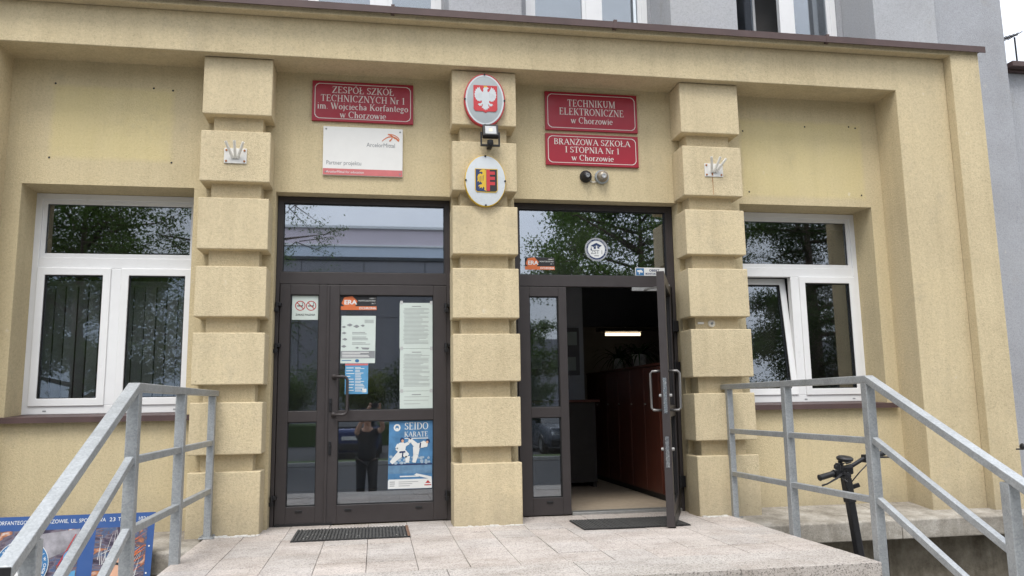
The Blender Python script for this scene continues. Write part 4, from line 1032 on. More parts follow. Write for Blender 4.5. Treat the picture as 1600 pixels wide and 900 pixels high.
# ================================================================== MATS
def grate(x0, x1, y0, y1, label, n, curl=False):
    t = thing('door_mat', ((x0+x1)/2, (y0+y1)/2, .003), label, 'mat', 'ribbed mats before the doors')
    MB().box(x0, x1, y0, y1, .0032, .0075).build('backing', 'black_plastic', t)
    m = MB()
    for i in range(n):
        x = x0+(x1-x0)*(i+.5)/n; m.box(x-.0075, x+.0075, y0+.004, y1-.004, .0076, .0135+random.uniform(-.001, .001))
    for i in range(8):
        yq = y0+(y1-y0)*(i+.5)/8; m.box(x0+.003, x1-.003, yq-.004, yq+.004, .0078, .0115)
    m.build('ribs', 'rubber_mat', t)
    return t
tm = grate(.247, 1.115, -.678, -.135, 'black ribbed mat in front of the closed left door', 34)
MB().box(1.096, 1.117, -.675, -.14, .0138, .0145).build('rusty_edge', 'rust_dark', tm)
m = MB()
for k_ in range(26):
    a, b, s_ = random.uniform(.27, 1.09), random.uniform(-.66, -.15), random.uniform(.002, .006)
    m.box(a, a+s_*1.6, b, b+s_, .0142, .0155)
m.build('litter_specks', 'white_paint', tm)['kind'] = 'stuff'
tm = grate(2.442, 3.31, -.70, -.215, 'black ribbed mat under the open door leaf', 36)

# ================================================================== RAILINGS
def railing(x, ys, label, slope=.475):
    t = thing('stair_railing', (x, -1.5, GZ), label, 'railing', 'galvanised railings beside the landing')
    zt, zm, zl = 1.068, .712, .352; y3 = ys[2]; ye = y3-1.42
    def post(y, z0, z1, s=.06):
        return MB().box(x-s/2, x+s/2, y-s/2, y+s/2, z0, z1).build('post', 'galvanised', t, .005)
    post(ys[0], -.02 if x > 0 else .003, zt, .052); post(ys[1], -.36, zt); post(y3, -.45, zt); y4 = y3-(1.07 if x > 0 else 1.19)
    post(y4, GZ+.03, zt-(y3-y4)*slope)
    q = MB().box(x-.055, x+.055, ys[0]-.06, ys[0]+.055, .001, .011) if x < 0 else MB().box(x-.05, x+.05, ys[0]-.05, ys[0]+.05, -.022, -.012)
    bp = q.build('base_plate', 'galvanised', t, .002)
    for (a, b) in ((-.038, -.042), (.038, -.042), (-.038, .04), (.038, .04)): MB().lathe((x+a, ys[0]+b, .011 if x < 0 else -.012), (0, 0, 1), [(0, .011), (.012, .011), (.012, 0)], 6).build('bolt', 'steel_dull', bp)
    MB().box(x-.075, x+.075, y4-.075, y4+.075, GZ+.031, GZ+.043).build('base_plate', 'galvanised', t, .002)
    sgn = 1 if x > 0 else -1
    for y in (ys[1], y3): MB().box(x-sgn*.02-.012, x-sgn*.02+.012, y-.05, y+.05, -.33, -.20).build('side_plate', 'galvanised', t, .002)
    # handrail: level part then sloping part, mitred at the knee
    def run(name, za, s, y_start, y_end, hgt):
        m = MB(); k_ = .5*hgt
        pr = [(y_start, za), (y3-.02, za), (y_end, za-slope*(y3-.02-y_end))]
        vs = []
        for (yy_, zz) in pr:
            for (sx, sz) in ((-1, -1), (1, -1), (1, 1), (-1, 1)): vs.append((x+sx*s/2, yy_, zz+sz*k_*(1.09 if yy_ < y3 else 1)))
        m.add(vs, [(0, 1, 2, 3), (11, 10, 9, 8)]+[(4*r_+a, 4*(r_+1)+a, 4*(r_+1)+(a+1) % 4, 4*r_+(a+1) % 4) for r_ in range(2) for a in range(4)])
        return m.build(name, 'galvanised', t, .005)
    run('handrail', zt+.022, .062, ys[0]+.10, ye, .044)
    for za in (zm, zl):
        for (a, b) in ((ys[0]-.026, ys[1]+.03), (ys[1]-.03, y3+.03)): MB().box(x-.02, x+.02, b, a, za-.02, za+.02).build('middle_rail', 'galvanised', t, .004)
        a = Vector((x, y3-.031, za+.005)); b = Vector((x, y4+.031, za+.005-slope*(y3-y4-.062)))
        MB().bar(a, b, .04, .04).build('sloping_rail', 'galvanised', t, .004)
    MB().box(x-.029, x+.029, ye-.008, ye-.0005, zt+.022-slope*(y3-.02-ye)-.022, zt+.022-slope*(y3-.02-ye)+.022).build('end_cap', 'black_plastic', t, .002)
railing(3.885, (-.27, -1.26, -2.27), 'galvanised stair railing at the right, in front of the scooter')
railing(-.40, (-.30, -1.30, -2.33), 'galvanised stair railing at the left, in front of the blue board')

# ================================================================== E-SCOOTER
def scooter(loc, rz, label):
    t = thing('electric_scooter', loc, label, 'scooter', 'black electric scooters by the right wall')
    t.rotation_euler.z = rz
    n0 = len(col.objects)
    def B(m, name, mat, par=None, bevel=0, smooth=False):
        o = m.build(name, mat, par or t, bevel, smooth, None); o.data.transform(Matrix.Translation(t.location)); return o
    # local frame: steering foot at the origin on the ground, deck runs along +Y
    top = Vector((-.068, .02, 1.22)); foot = Vector((.03, .0, .22))
    d = (top-foot).normalized()
    B(MB().bar(foot, foot+d*.80, .052, .062, (0, 1, 0)), 'stem', 'black_metal', None, .010)
    B(MB().bar(foot+d*.80, top-d*.05, .044, .054, (0, 1, 0)), 'stem', 'black_metal', None, .012)
    B(MB().bar(foot+d*.78, foot+d*.84, .062, .074, (0, 1, 0)).bar(top-d*.16, top-d*.05, .056, .066, (0, 1, 0)), 'clamp', 'black_plastic', None, .006)
    B(MB().bar(top-d*.12+Vector((.03, 0, 0)), top-d*.10+Vector((.085, -.02, 0)), .03, .03), 'folding_latch', 'black_metal', None, .004)
    # handlebar: riser bends, left end low and near, right end high and far
    L_ = Vector((-.335, -.08, 1.185)); Rr = Vector((.285, .03, 1.345)); M_ = top+Vector((0, -.01, .025))
    B(MB().tube([L_+Vector((.11, .02, .02)), L_+Vector((.19, .035, .04)), M_+Vector((-.06, 0, .0)), M_, M_+Vector((.06, 0, .012)), Rr-Vector((.21, .02, .045)), Rr-Vector((.13, .01, .03)), Rr-Vector((.09, .008, .02))], .0155, 10), 'handlebar', 'black_metal', None, 0, True)
    for (a, b) in ((L_, L_+Vector((.125, .022, .024))), (Rr, Rr-Vector((.12, .012, .028)))):
        dd = (b-a); gp = MB()
        gp.tube([a, a+dd*.04, a+dd*.08, a+dd*.92, a+dd], [.016, .024, .0215, .0205, .025], 12)
        B(gp, 'grip', 'black_plastic', None, 0, True)
    B(MB().tube([L_+Vector((.165, -.02, .022)), L_+Vector((.11, -.05, .0)), L_+Vector((.02, -.07, -.035)), L_+Vector((-.02, -.07, -.045))], [.009, .008, .006, .007], 8).box(L_.x+.135, L_.x+.19, L_.y-.005, L_.y+.045, L_.z-.005, L_.z+.05), 'brake_lever', 'black_metal', None, 0)
    B(MB().tube([Rr-Vector((.17, .05, .02)), Rr-Vector((.11, .08, .03)), Rr-Vector((.03, .09, .03))], [.009, .007, .006], 8), 'brake_lever', 'black_metal')
    B(MB().lathe(L_+Vector((.165, .03, .06)), (0, -.4, 1), [(0, .024), (.02, .026), (.03, .018), (.033, 0)], 14), 'bell', 'black_metal', None, 0, True)
    B(MB().lathe(L_+Vector((.205, -.01, .012)), (0, -1, 0), [(0, .026), (.03, .024), (.034, 0)], 12), 'throttle', 'black_metal')
    B(MB().lathe(L_+Vector((.135, .022, .026)), (.98, .17, .19), [(0, .027), (.03, .027), (.03, .012)], 14).lathe(Rr-Vector((.128, .012, .03)), (-1, -.1, -.2), [(0, .027), (.03, .027), (.03, .012)], 14), 'lever_clamp', 'steel_dull')
    B(MB().tube([L_+Vector((.17, -.02, .05)), L_+Vector((.18, -.03, .10)), L_+Vector((.24, -.03, .105)), M_+Vector((-.02, -.05, .03))], .0045, 6), 'cable', 'black_plastic')
    B(MB().tube([Rr-Vector((.16, .04, .02)), Rr-Vector((.20, .09, .06)), M_+Vector((.06, -.08, -.03)), M_+Vector((.01, -.05, -.10))], .0045, 6), 'cable', 'black_plastic')
    B(MB().box(L_.x+.15, L_.x+.175, L_.y, L_.y+.03, L_.z+.03, L_.z+.10), 'switch', 'black_plastic', None, .004)
    B(MB().box(Rr.x-.20, Rr.x-.125, Rr.y-.04, Rr.y+.015, Rr.z-.07, Rr.z-.012), 'control_box', 'black_plastic', None, .006)
    B(MB().box(M_.x-.06, M_.x+.05, M_.y-.03, M_.y+.03, M_.z-.05, M_.z+.012), 'stem_head', 'black_metal', None, .012)
    dm = MB().lathe(M_+Vector((-.02, -.03, .045)), (.03, -.16, .98), [(0, .03), (.010, .056), (.026, .060), (.036, .048), (.040, 0)], 18)
    dp = B(dm, 'display', 'black_plastic', None, 0, False)
    B(MB().tube([M_+Vector((-.045, -.01, .05)), M_+Vector((-.03, 0, .0))], .016, 8), 'display_arm', 'black_plastic')
    for k_ in range(4):
        B(MB().tube([L_+Vector((.16, .0, .01)), L_+Vector((.19, -.05, -.03+.03*k_)), M_+Vector((-.10+.02*k_, -.07, -.03-.02*k_)), M_+Vector((-.04, -.055, -.09-.01*k_)), foot+d*.84+Vector((-.01, -.045, 0))], .0045, 5), 'cable', 'black_plastic')
    for s in (-1, 1): B(MB().bar((s*.045+.03, 0, .26), (s*.05+.03, -.01, .10), .014, .04, (0, 1, 0)), 'fork', 'black_metal', None, .003)
    for y in (0, .92):
        wl = B(MB().lathe((.03-.028, y, .112), (1, 0, 0), [(0, .075), (.0, .10), (.012, .112), (.044, .112), (.056, .10), (.056, .075)], 24), 'wheel', 'black_plastic', None, 0, True)
        B(MB().lathe((.03-.02, y, .112), (1, 0, 0), [(0, 0), (0, .076), (.04, .076), (.04, 0)], 20), 'rim', 'steel_dull', wl)
    B(MB().box(-.05, .11, .12, .80, .14, .185), 'deck', 'black_plastic', None, .012)
    B(MB().bar((.03, .02, .24), (.03, .16, .165), .06, .05), 'deck_neck', 'black_metal', None, .005)
    B(MB().bar((.03, .80, .20), (.03, 1.02, .255), .09, .008), 'mudguard', 'black_plastic', None, .003)
    B(MB().bar((-.05, .35, .14), (-.13, .33, .0), .014, .014), 'kickstand', 'steel_dull')
    return t
def scoot_place(loc, rz, label):
    t = scooter((0, 0, 0), 0, label); t.location = loc; t.rotation_euler.z = rz; return t
scoot_place((4.31, -1.40, GZ+.03), 0, 'black electric scooter parked behind the right railing')
scoot_place((6.235, -1.11, GZ+.03), R(180), 'black scooter at the right edge of the picture, mostly out of frame')

# ================================================================== BLUE BOARD LEANING AT THE LEFT
bd = thing('school_board', (-1.7, -.72, GZ+.03), 'blue school advertising board leaning against the left plinth', 'board')
BX0, BX1, BZ0, BZ1 = -2.9, -.69, 0.0, .83      # board frame: u along X, v up its face
LEAN = R(9); BY, BZ = -.775, -.57
def lean(mb):
    # flat builder plane: x, y = -height of print, z = v
    mb.v = [(x, BY+z*math.sin(LEAN)+y*math.cos(LEAN), BZ+z*math.cos(LEAN)-y*math.sin(LEAN)) for x, y, z in mb.v]; return mb
lean(MB().box(BX0, BX1, 0, .004, (GZ+.031+.57)/math.cos(LEAN), BZ1)).build('panel', 'board_blue', bd)
y = -.0012
lean(MB().text('ZESPÓŁ SZKÓŁ TECHNICZNYCH NR 1 IM. W.', -2.84, .777, .027, y, 'L', .98)).build('lettering', 'print_white', bd)
m = MB()
for txt, xa, xb in (('KORFANTEGO W', -1.735, -1.485), ('CHORZOWIE,', -1.462, -1.262), ('UL. SPORTOWA', -1.247, -1.018), ('23', -.995, -.955), ('TEL.', -.937, -.885), ('10216', -.806, -.718)):
    m.text(txt, xa, .777, .027, y, 'L', xb-xa)
lean(m).build('lettering', 'print_white', bd)
lean(MB().rect(-2.85, -1.175, .03, .735, y)).build('workshop_picture', 'photo_dark', bd)
lean(MB().rect(-1.075, -.735, .03, .735, y)).build('welding_picture', 'photo_dark', bd)
m = MB(); yb = y-.0008
m.poly([(-1.56, .60), (-1.50, .70), (-1.18, .735), (-1.18, .70), (-1.30, .66), (-1.34, .56)], yb); m.poly([(-1.42, .52), (-1.18, .62), (-1.18, .70), (-1.30, .71)], yb-.0004); lean(m).build('machine_shapes', 'photo_grey', bd)
m = MB().poly([(-1.32, .42), (-1.27, .46), (-1.24, .40), (-1.29, .36)], yb-.001).poly([(-1.205, .70), (-1.198, .70), (-1.29, .50), (-1.305, .49)], yb-.001).disc(-1.36, .30, .03, .03, yb-.001, 12); lean(m).build('red_shapes', 'print_red', bd)
m = MB().disc(-1.225, .545, .045, .05, yb-.0012, 16).poly([(-1.28, .44), (-1.18, .46), (-1.18, .42), (-1.28, .40)], yb-.0012).poly([(-1.62, .56), (-1.56, .66), (-1.52, .62), (-1.56, .54)], yb-.0012); lean(m).build('blue_shapes', 'print_light_blue', bd)
m = MB()
for k_ in range(60):
    a0 = random.uniform(-1.05, -.80); ang = R(random.uniform(62, 100) if random.random() < .6 else random.uniform(15, 45)); l = random.uniform(.06, .26)
    z0 = random.uniform(.34, .60); x1_ = a0+math.cos(ang)*l; z1_ = z0+math.sin(ang)*l
    if -1.07 < x1_ < -.74 and z1_ < .73: stroke(m, [(a0, z0), (x1_, z1_)], .0015, .0006, yb-.00003*k_)
lean(m).build('sparks', 'print_white', bd)
m = MB()
for k_ in range(14):
    z0 = random.uniform(.42, .66); x0_ = random.uniform(-.92, -.80); stroke(m, [(x0_, z0), (min(-.742, x0_+.12), z0+.05)], .0025, .0006, yb-.0022-.00002*k_)
lean(m).build('orange_streaks', 'print_orange', bd)
lean(MB().poly([(-1.06, .04), (-1.05, .30), (-.98, .42), (-.90, .36), (-.80, .30), (-.75, .22), (-.745, .04)], yb-.003)).build('teal_sleeve', 'print_teal', bd)
lean(MB().poly([(-.96, .40), (-.945, .52), (-.90, .57), (-.865, .52), (-.88, .40)], yb-.0034)).build('welder_face', 'print_skin', bd)
m = MB().annulus(-.925, .44, .06, .06, .016, yb-.004, 24); lean(m).build('dark_mask', 'print_black', bd)
# the round emblem
cx, cz = -1.528, .505
lean(MB().disc(cx, cz, .172, .172, yb-.004, 44)).build('emblem_disc', 'print_white', bd)
lean(MB().annulus(cx, cz, .168, .168, .036, yb-.0046, 48)).build('emblem_ring', 'print_blue', bd)
m = MB(); ring_text(m, 'ZESPÓŁ SZKÓŁ TECHNICZNYCH NR 1 W CHORZOWIE', cx, cz, .141, .017, -150, 150, yb-.0052); lean(m).build('emblem_lettering', 'print_white', bd)
m = MB(); cap(m, cx, cz+.020, 1.75, yb-.005); lean(m).build('graduation_cap', 'print_blue', bd)
m = MB().text('ZST 1', cx+.01, cz-.075, .055, yb-.005, 'C', .15); lean(m).build('emblem_letters', 'print_grey', bd)
for (a, b) in ((-.707, .795), (-.715, .60), (-.72, .42)): lean(MB().disc(a, b, .006, .006, y-.001, 10)).build('rivet', 'print_white', bd)

# ================================================================== ACROSS THE STREET (seen mirrored in the glass)
hb = thing('sports_hall', (4, -46, GZ), 'long pale panelled hall across the street, mirrored in the transom', 'building')
HYF = -45.0
MB().box(-8, 8, -60, HYF-.3, GZ, 12.62).build('wall', 'cladding_grey', hb)
def band(name, mat, z0, z1, d): MB().box(-8.05, 8.05, HYF-.3+.001, HYF-.3+d, z0, z1).build(name, mat, hb)
for i in range(4):
    x0 = -8+i*4.0
    for (z0, z1) in ((GZ+.02, 3.2), (3.24, 6.6), (6.64, 10.45)): MB().box(x0+.03, x0+3.97, HYF-.298, HYF-.2, z0, z1).build('panel', 'cladding_grey', hb)
band('dark_trim', 'trim_dark', 10.5, 10.72, .22); band('blue_band', 'cladding_blue', 10.73, 11.42, .12); band('white_trim', 'trim_white', 11.43, 11.56, .2)
band('pink_band', 'cladding_pink', 11.57, 12.62, .12); band('roof_edge', 'trim_white', 12.63, 12.8, .3)
MB().box(-40, -8.06, -60, HYF-.4, GZ, 10.6).build('low_wing', 'cladding_blue', hb); MB().box(-40.1, -8.06, -60, HYF-.3, 10.61, 10.85).build('low_roof_edge', 'trim_dark', hb)
MB().box(8.06, 60, -60, HYF-.4, GZ, 5.2).build('low_wing', 'cladding_grey', hb)

def tree(loc, h, crown_r, crown_z0, label, leafm, n_leaf, seed, lean_=0.0, leaf=.047, droop=0.0):
    rnd = random.Random(seed); rng = np.random.default_rng(seed)
    t = thing('street_tree', loc, label, 'tree', 'trees across the street')
    x, y, z = loc
    m = MB(); top = Vector((x+lean_, y, z+h*.86))
    tr = [Vector((x, y, z)), Vector((x+lean_*.2+.05, y, z+h*.25)), Vector((x+lean_*.5-.05, y+.1, z+h*.5)), top]
    m.tube(tr, [h*.026, h*.021, h*.015, h*.004], 10)
    tips = []
    nb = 26
    for b in range(nb):
        f_ = crown_z0/h+(1-crown_z0/h)*.9*(b+rnd.random())/nb
        k_ = min(2, int(f_*3.4)); base = tr[k_].lerp(tr[k_+1], min(1, max(0, (f_-[0, .25, .5][k_])/[.25, .25, .36][k_])))
        a = b*2.4+rnd.uniform(-.5, .5); rr = crown_r*math.sin(math.pi*min(.97, max(.12, .22+.72*(f_-crown_z0/h)/(1-crown_z0/h))))*rnd.uniform(.7, 1.1)
        e = base+Vector((math.cos(a)*rr, math.sin(a)*rr, rr*(rnd.uniform(.1, .6)-droop)))
        mid = base.lerp(e, .5)+Vector((rnd.uniform(-.2, .2), rnd.uniform(-.2, .2), rnd.uniform(0, .3)))
        m.tube([base, mid, e], [h*.009*(1.1-f_*.6), h*.005, .008], 6); tips += [(mid, .5), (e, 1)]
        for s in range(7):
            q = base.lerp(e, rnd.uniform(.3, .98)); e2_ = q+Vector((rnd.uniform(-1, 1), rnd.uniform(-1, 1), rnd.uniform(-.5-droop, .6-droop)))*rr*.42
            m.tube([q, e2_], [.018, .005], 5); tips += [(e2_, 1), (q.lerp(e2_, .55), .7)]
    m.build('trunk', 'bark', t, smooth=True)
    C_ = np.array([tuple(p[0]) for p in tips]); wts = np.array([p[1] for p in tips]); wts /= wts.sum()
    idx = rng.choice(len(C_), n_leaf, p=wts); sig = crown_r*.068
    P_ = C_[idx]+rng.normal(0, 1, (n_leaf, 3))*np.array([sig, sig, sig*.8])
    U_ = rng.normal(0, 1, (n_leaf, 3)); U_ /= np.linalg.norm(U_, axis=1)[:, None]
    V_ = np.cross(U_, rng.normal(0, 1, (n_leaf, 3))); V_ /= np.linalg.norm(V_, axis=1)[:, None]
    S_ = (leaf*rng.uniform(.6, 1.3, n_leaf))[:, None]
    q = np.stack([P_-U_*S_*1.3, P_-V_*S_*.55, P_+U_*S_*1.3, P_+V_*S_*.55], 1).reshape(-1, 3)-np.array(loc)
    me = bpy.data.meshes.new('crown'); me.from_pydata(q.tolist(), [], np.arange(n_leaf*4).reshape(-1, 4).tolist()); me.materials.append(MATS[leafm])
    o = bpy.data.objects.new('crown', me); col.objects.link(o); o.parent = t
TG = GZ+.11
tree((-7.9, -17.9, TG), 9.5, 3.6, 1.9, 'leafy green tree mirrored in the left window', 'leaf_mid', 62000, 3)
tree((-3.9, -17.9, TG), 9.0, 2.7, 2.6, 'sparse tree whose twigs reach into the left transom reflection', 'leaf_mid', 11000, 11, .9, .036, .35)
tree((9.6, -17.9, TG), 9.6, 3.9, 3.4, 'broad leafy tree mirrored in the right transom', 'leaf_mid', 60000, 5)
tree((15.9, -17.9, TG), 11.0, 3.4, 2.0, 'dark evergreen tree mirrored in the tilted right window', 'leaf_dark', 62000, 8, 0, .042, .3)
tree((20.5, -17.9, TG), 9.5, 3.4, 1.8, 'dark tree right of the evergreen across the street', 'leaf_dark', 36000, 21)
tree((-13.5, -17.9, TG), 9.5, 3.5, 2.0, 'green tree furthest left across the street', 'leaf_mid', 16000, 31)
tree((6.6, -27.0, GZ+.02), 6.0, 2.4, .8, 'bushy green tree mirrored in the narrow fixed leaf', 'leaf_mid', 34000, 41)
def shrub(loc, r, h, label, leafm, n, seed):
    rnd = random.Random(seed); rng = np.random.default_rng(seed); t = thing('shrub', loc, label, 'shrub', 'shrubs on the grass bank')
    m = MB(); tips = []
    for k_ in range(16):
        a = rnd.uniform(0, 6.28); e = Vector(loc)+Vector((math.cos(a)*r*rnd.uniform(.3, 1), math.sin(a)*r*rnd.uniform(.3, 1)*.7, h*rnd.uniform(.55, 1))); b = Vector(loc)+Vector((rnd.uniform(-.2, .2), rnd.uniform(-.2, .2), 0))
        md = b.lerp(e, .5)+Vector((0, 0, h*.1)); m.tube([b, md, e], [.03, .018, .006], 5); tips += [md, e]
        for s in range(3):
            q = b.lerp(e, rnd.uniform(.4, .9)); e2_ = q+Vector((rnd.uniform(-.4, .4), rnd.uniform(-.3, .3), rnd.uniform(0, .5)))*r*.6; m.tube([q, e2_], [.01, .004], 4); tips.append(e2_)
    m.build('stems', 'bark', t)
    C_ = np.array([tuple(p) for p in tips]); P_ = C_[rng.integers(0, len(C_), n)]+rng.normal(0, r*.2, (n, 3)); P_[:, 2] = np.maximum(P_[:, 2], loc[2]+.05)
    U_ = rng.normal(0, 1, (n, 3)); U_ /= np.linalg.norm(U_, axis=1)[:, None]; V_ = np.cross(U_, rng.normal(0, 1, (n, 3))); V_ /= np.linalg.norm(V_, axis=1)[:, None]
    S_ = (.05*rng.uniform(.6, 1.3, n))[:, None]
    q = np.stack([P_-U_*S_*1.2, P_-V_*S_*.6, P_+U_*S_*1.2, P_+V_*S_*.6], 1).reshape(-1, 3)-np.array(loc)
    me = bpy.data.meshes.new('foliage'); me.from_pydata(q.tolist(), [], np.arange(n*4).reshape(-1, 4).tolist()); me.materials.append(MATS[leafm])
    o = bpy.data.objects.new('foliage', me); col.objects.link(o); o.parent = t
BK = GZ+.9
for k_, (x, y, r, h, lm, lab) in enumerate(((-3.2, -31, 1.7, 2.6, 'leaf_mid', 'shrub left of the blue car, on the grass bank'), (.4, -31.5, 1.6, 2.4, 'leaf_bright', 'yellow green shrub behind the blue car'), (2.9, -31, 1.6, 2.9, 'leaf_dark', 'dark shrub behind the blue car, right of the yellow green one'), (5.0, -32, 1.6, 2.2, 'leaf_mid', 'low green shrub between the two parked cars'))):
    shrub((x, y, BK), r, h, lab, lm, 9000, 60+k_)

# ---- parked cars
def car(loc, rz, paint, label, front=False):
    t = thing('parked_car', loc, label, 'car', 'cars parked across the street')
    objs = []
    def B(m, name, mat, par=None, bevel=0, smooth=False):
        o = m.build(name, mat, par or t, bevel, smooth); o.data.transform(Matrix.Translation(t.location)); return o
    def loft(secs):
        m = MB(); n = len(secs[0][1])
        for yq, pr in secs: m.v += [(a, yq, b) for a, b in pr]
        for i in range(len(secs)-1):
            for j in range(n): m.f.append((i*n+j, i*n+(j+1) % n, (i+1)*n+(j+1) % n, (i+1)*n+j))
        m.f += [tuple(range(n))[::-1], tuple((len(secs)-1)*n+j for j in range(n))]; return m
    def sec(hw, z0, z1, sh=.08): return [(-hw+.10, z0), (hw-.10, z0), (hw, z0+.16), (hw, z1-.22), (hw-sh, z1), (-hw+sh, z1), (-hw, z1-.22), (-hw, z0+.16)]
    # rear of the car at +Y
    B(loft([(-2.2, sec(.78, .32, .78)), (-2.1, sec(.86, .26, .90)), (-1.2, sec(.91, .22, 1.02)), (0, sec(.92, .22, 1.04)), (1.6, sec(.92, .22, 1.06)), (2.15, sec(.88, .26, 1.02)), (2.25, sec(.82, .34, .92))]), 'body', paint, None, .03, True)
    def cs(hw, z0, z1): return [(-hw, z0), (hw, z0), (hw-.16, z1), (-hw+.16, z1)]
    B(loft([(-1.05, cs(.80, 1.0, 1.03)), (-.35, cs(.82, 1.0, 1.50)), (.4, cs(.83, 1.0, 1.58)), (1.55, cs(.82, 1.0, 1.56)), (2.05, cs(.78, 1.0, 1.08))]), 'cabin_glass', 'car_glass', None, .03, False)
    B(loft([(-.30, cs(.70, 1.515, 1.53)), (.4, cs(.73, 1.565, 1.63)), (1.5, cs(.72, 1.55, 1.61)), (1.72, cs(.68, 1.50, 1.54))]), 'roof', paint, None, .02)
    for s in (-1, 1):
        B(MB().box(s*.70-.13, s*.70+.13, 2.14, 2.262, .74, .94), 'tail_light', 'tail_light', None, .02)
        B(MB().box(s*.62-.14, s*.62+.14, -2.20, -2.06, .64, .78), 'headlight', 'head_light', None, .02)
        B(MB().box(s*.99-.09, s*.99+.07, -.72, -.58, .98, 1.12), 'mirror', paint, None, .03)
        for yq in (-1.38, 1.36):
            wl = B(MB().lathe((s*.93-s*.20, yq, .33), (s, 0, 0), [(0, .20), (0, .31), (.03, .335), (.18, .335), (.21, .31), (.21, .2)], 24), 'wheel', 'black_plastic', None, 0, True)
            B(MB().lathe((s*.93-s*.18, yq, .33), (s, 0, 0), [(0, 0), (.0, .205), (.18, .205), (.16, .05), (.17, 0)], 20), 'rim', 'steel_dull', wl)
    B(MB().box(-.80, .80, 2.2, 2.30, .34, .56), 'rear_bumper', 'black_plastic', None, .03); B(MB().box(-.26, .26, 2.25, 2.275, .66, .78), 'number_plate', 'sign_white', None, .003)
    B(MB().box(-.78, .78, -2.26, -2.14, .30, .52), 'front_bumper', 'black_plastic', None, .03)
    t.rotation_euler.z = rz
    return t
def car_at(loc, rz, paint, label): t = car((0, 0, 0), 0, paint, label); t.location = loc; t.rotation_euler.z = rz
car_at((.15, -21.6, GZ+.002), R(2), 'car_blue', 'dark blue parked car mirrored behind the photographer')
car_at((7.4, -21.8, GZ+.002), R(176), 'car_grey', 'dark grey parked car mirrored in the narrow fixed leaf')
car_at((-8.6, -22.2, GZ+.002), R(-2), 'car_grey', 'dark grey parked car far left across the street')

# ---- the photographer, standing behind the camera
ph = thing('person', (CAM.x-.13, CAM.y-.42, GZ+.03), 'person in black holding a phone up with both hands, mirrored in the door', 'person')
px, py, pz = ph.location
def skin_mesh(name, mat, verts, edges, radii, par, sub=2):
    me = bpy.data.meshes.new(name); me.from_pydata([Vector(v) for v in verts], edges, []); me.update()
    o = bpy.data.objects.new(name, me); col.objects.link(o); o.parent = par; me.materials.append(MATS[mat])
    md = o.modifiers.new('skin', 'SKIN'); md.use_smooth_shade = True
    for i, r_ in enumerate(radii):
        sv = me.skin_vertices[0].data[i]; sv.radius = (r_, r_) if not isinstance(r_, tuple) else r_; sv.use_root = (i == 0)
    s = o.modifiers.new('sub', 'SUBSURF'); s.levels = sub; s.render_levels = sub
    return o
hz = CAM.z-pz                        # height of the phone above the feet
K9 = .91
V_ = [(0, 0, .93), (0, .0, 1.10), (0, .0, 1.27), (0, 0, 1.40), (0, .01, 1.49), (0, .02, 1.58), (0, .025, 1.68), (0, .02, 1.755),
      (.10, 0, .88), (.11, .03, .50), (.115, -.02, .09), (.12, .13, .04), (-.10, 0, .88), (-.11, .03, .50), (-.115, -.02, .09), (-.12, .13, .04),
      (.18, -.01, 1.40), (.30, .16, 1.47), (.20, .36, hz-.06), (-.18, -.01, 1.40), (-.20, .20, 1.42), (.02, .36, hz-.06), (.215, .385, hz-.01), (.035, .385, hz-.01)]
V_ = [(a*K9, b*K9, c*K9) if i not in (18, 21, 22, 23) else (a, b, c) for i, (a, b, c) in enumerate(V_)]
E_ = [(0, 1), (1, 2), (2, 3), (3, 4), (4, 5), (5, 6), (6, 7), (0, 8), (8, 9), (9, 10), (10, 11), (0, 12), (12, 13), (13, 14), (14, 15), (3, 16), (16, 17), (17, 18), (18, 22), (3, 19), (19, 20), (20, 21), (21, 23)]
R_ = [(.10, .07), (.10, .08), (.13, .10), (.12, .09), .058, (.07, .085), (.078, .095), (.05, .06), .085, .062, .042, .04, .085, .062, .042, .04, .06, .045, .03, .06, .045, .03, .034, .034]
skin_mesh('body', 'skin', V_, E_, R_, ph)
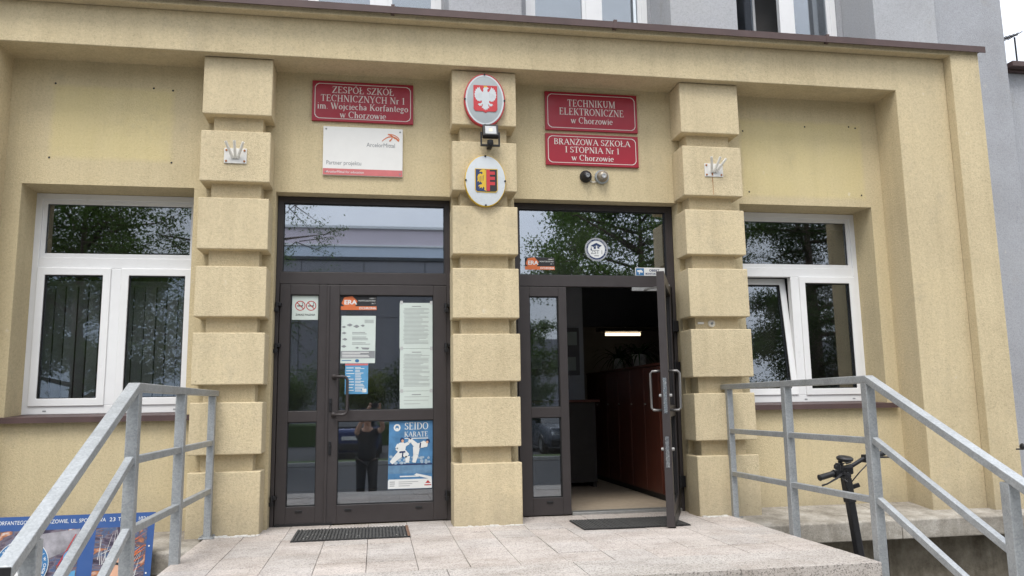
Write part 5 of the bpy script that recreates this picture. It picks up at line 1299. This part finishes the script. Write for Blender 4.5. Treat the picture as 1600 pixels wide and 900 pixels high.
# clothes: shirt over torso and upper arms, trousers over the legs
Vs = [(a*K9, b*K9, c*K9) for a, b, c in [(0, 0, .80), (0, 0, 1.08), (0, 0, 1.27), (0, 0, 1.41), (.18, -.01, 1.40), (.25, .09, 1.44), (-.18, -.01, 1.40), (-.19, .11, 1.41)]]
skin_mesh('shirt', 'cloth_black', Vs, [(0, 1), (1, 2), (2, 3), (3, 4), (4, 5), (3, 6), (6, 7)], [(.19, .15), (.165, .13), (.175, .135), (.14, .11), .078, .066, .078, .066], ph)
Vt = [(a*K9, b*K9, c*K9) for a, b, c in [(0, 0, 1.0), (.10, 0, .86), (.112, .03, .50), (.118, -.02, .07), (-.10, 0, .86), (-.112, .03, .50), (-.118, -.02, .07)]]
skin_mesh('trousers', 'cloth_black', Vt, [(0, 1), (1, 2), (2, 3), (0, 4), (4, 5), (5, 6)], [(.175, .14), .115, .085, .075, .115, .085, .075], ph)
m = MB().lathe((px, py-.005, pz+1.62*K9), (0, -.12, 1), [(0, .092), (.05, .106), (.10, .105), (.145, .082), (.168, .03), (.170, 0)], 18); m.build('hair', 'hair_dark', ph, smooth=True)
m = MB().box(px-.065, px-.008, py+.105, py+.120, pz+1.665*K9, pz+1.70*K9).box(px+.008, px+.065, py+.105, py+.120, pz+1.665*K9, pz+1.70*K9).box(px-.008, px+.008, py+.108, py+.116, pz+1.685*K9, pz+1.692*K9); m.build('sunglasses', 'black_plastic', ph, .006)
for s in (-1, 1):
    m = MB(); hx = px+(.205 if s > 0 else .055)
    for k_ in range(4):
        zz = pz+hz+.022-k_*.020; m.tube([(hx+s*.02, py+.378, zz), (hx+s*.012, py+.408, zz+.002), (hx-s*.012, py+.412, zz+.002)], [.009, .0085, .0075], 7)
    m.tube([(hx+s*.01, py+.372, pz+hz-.03), (hx-s*.012, py+.378, pz+hz-.01), (hx-s*.026, py+.382, pz+hz+.0)], [.011, .010, .008], 7); m.build('fingers', 'skin', ph, smooth=True)
sh = [MB().lathe((px+s*.12, py-.03, pz), (0, 1, .0), [(0, .02), (.02, .045), (.2, .045), (.26, .03), (.27, 0)], 12) for s in (-1, 1)]
for q in sh:
    q.v = [(a, b, max(pz+.001, pz+(c-pz)*1.0+.03)) for a, b, c in q.v]; q.build('shoe', 'cloth_black', ph, smooth=True)
phone = thing('phone', (CAM.x, CAM.y-.03, CAM.z-.04), 'dark phone held up by the person in black', 'phone')
MB().box(CAM.x-.078, CAM.x+.078, CAM.y-.040, CAM.y-.031, CAM.z-.037, CAM.z+.037).build('case', 'black_plastic', phone, .003)
MB().lathe((CAM.x+.055, CAM.y-.031, CAM.z+.018), (0, 1, 0), [(0, .008), (.002, .007), (.002, 0)], 12).build('lens', 'lens_glass', phone)
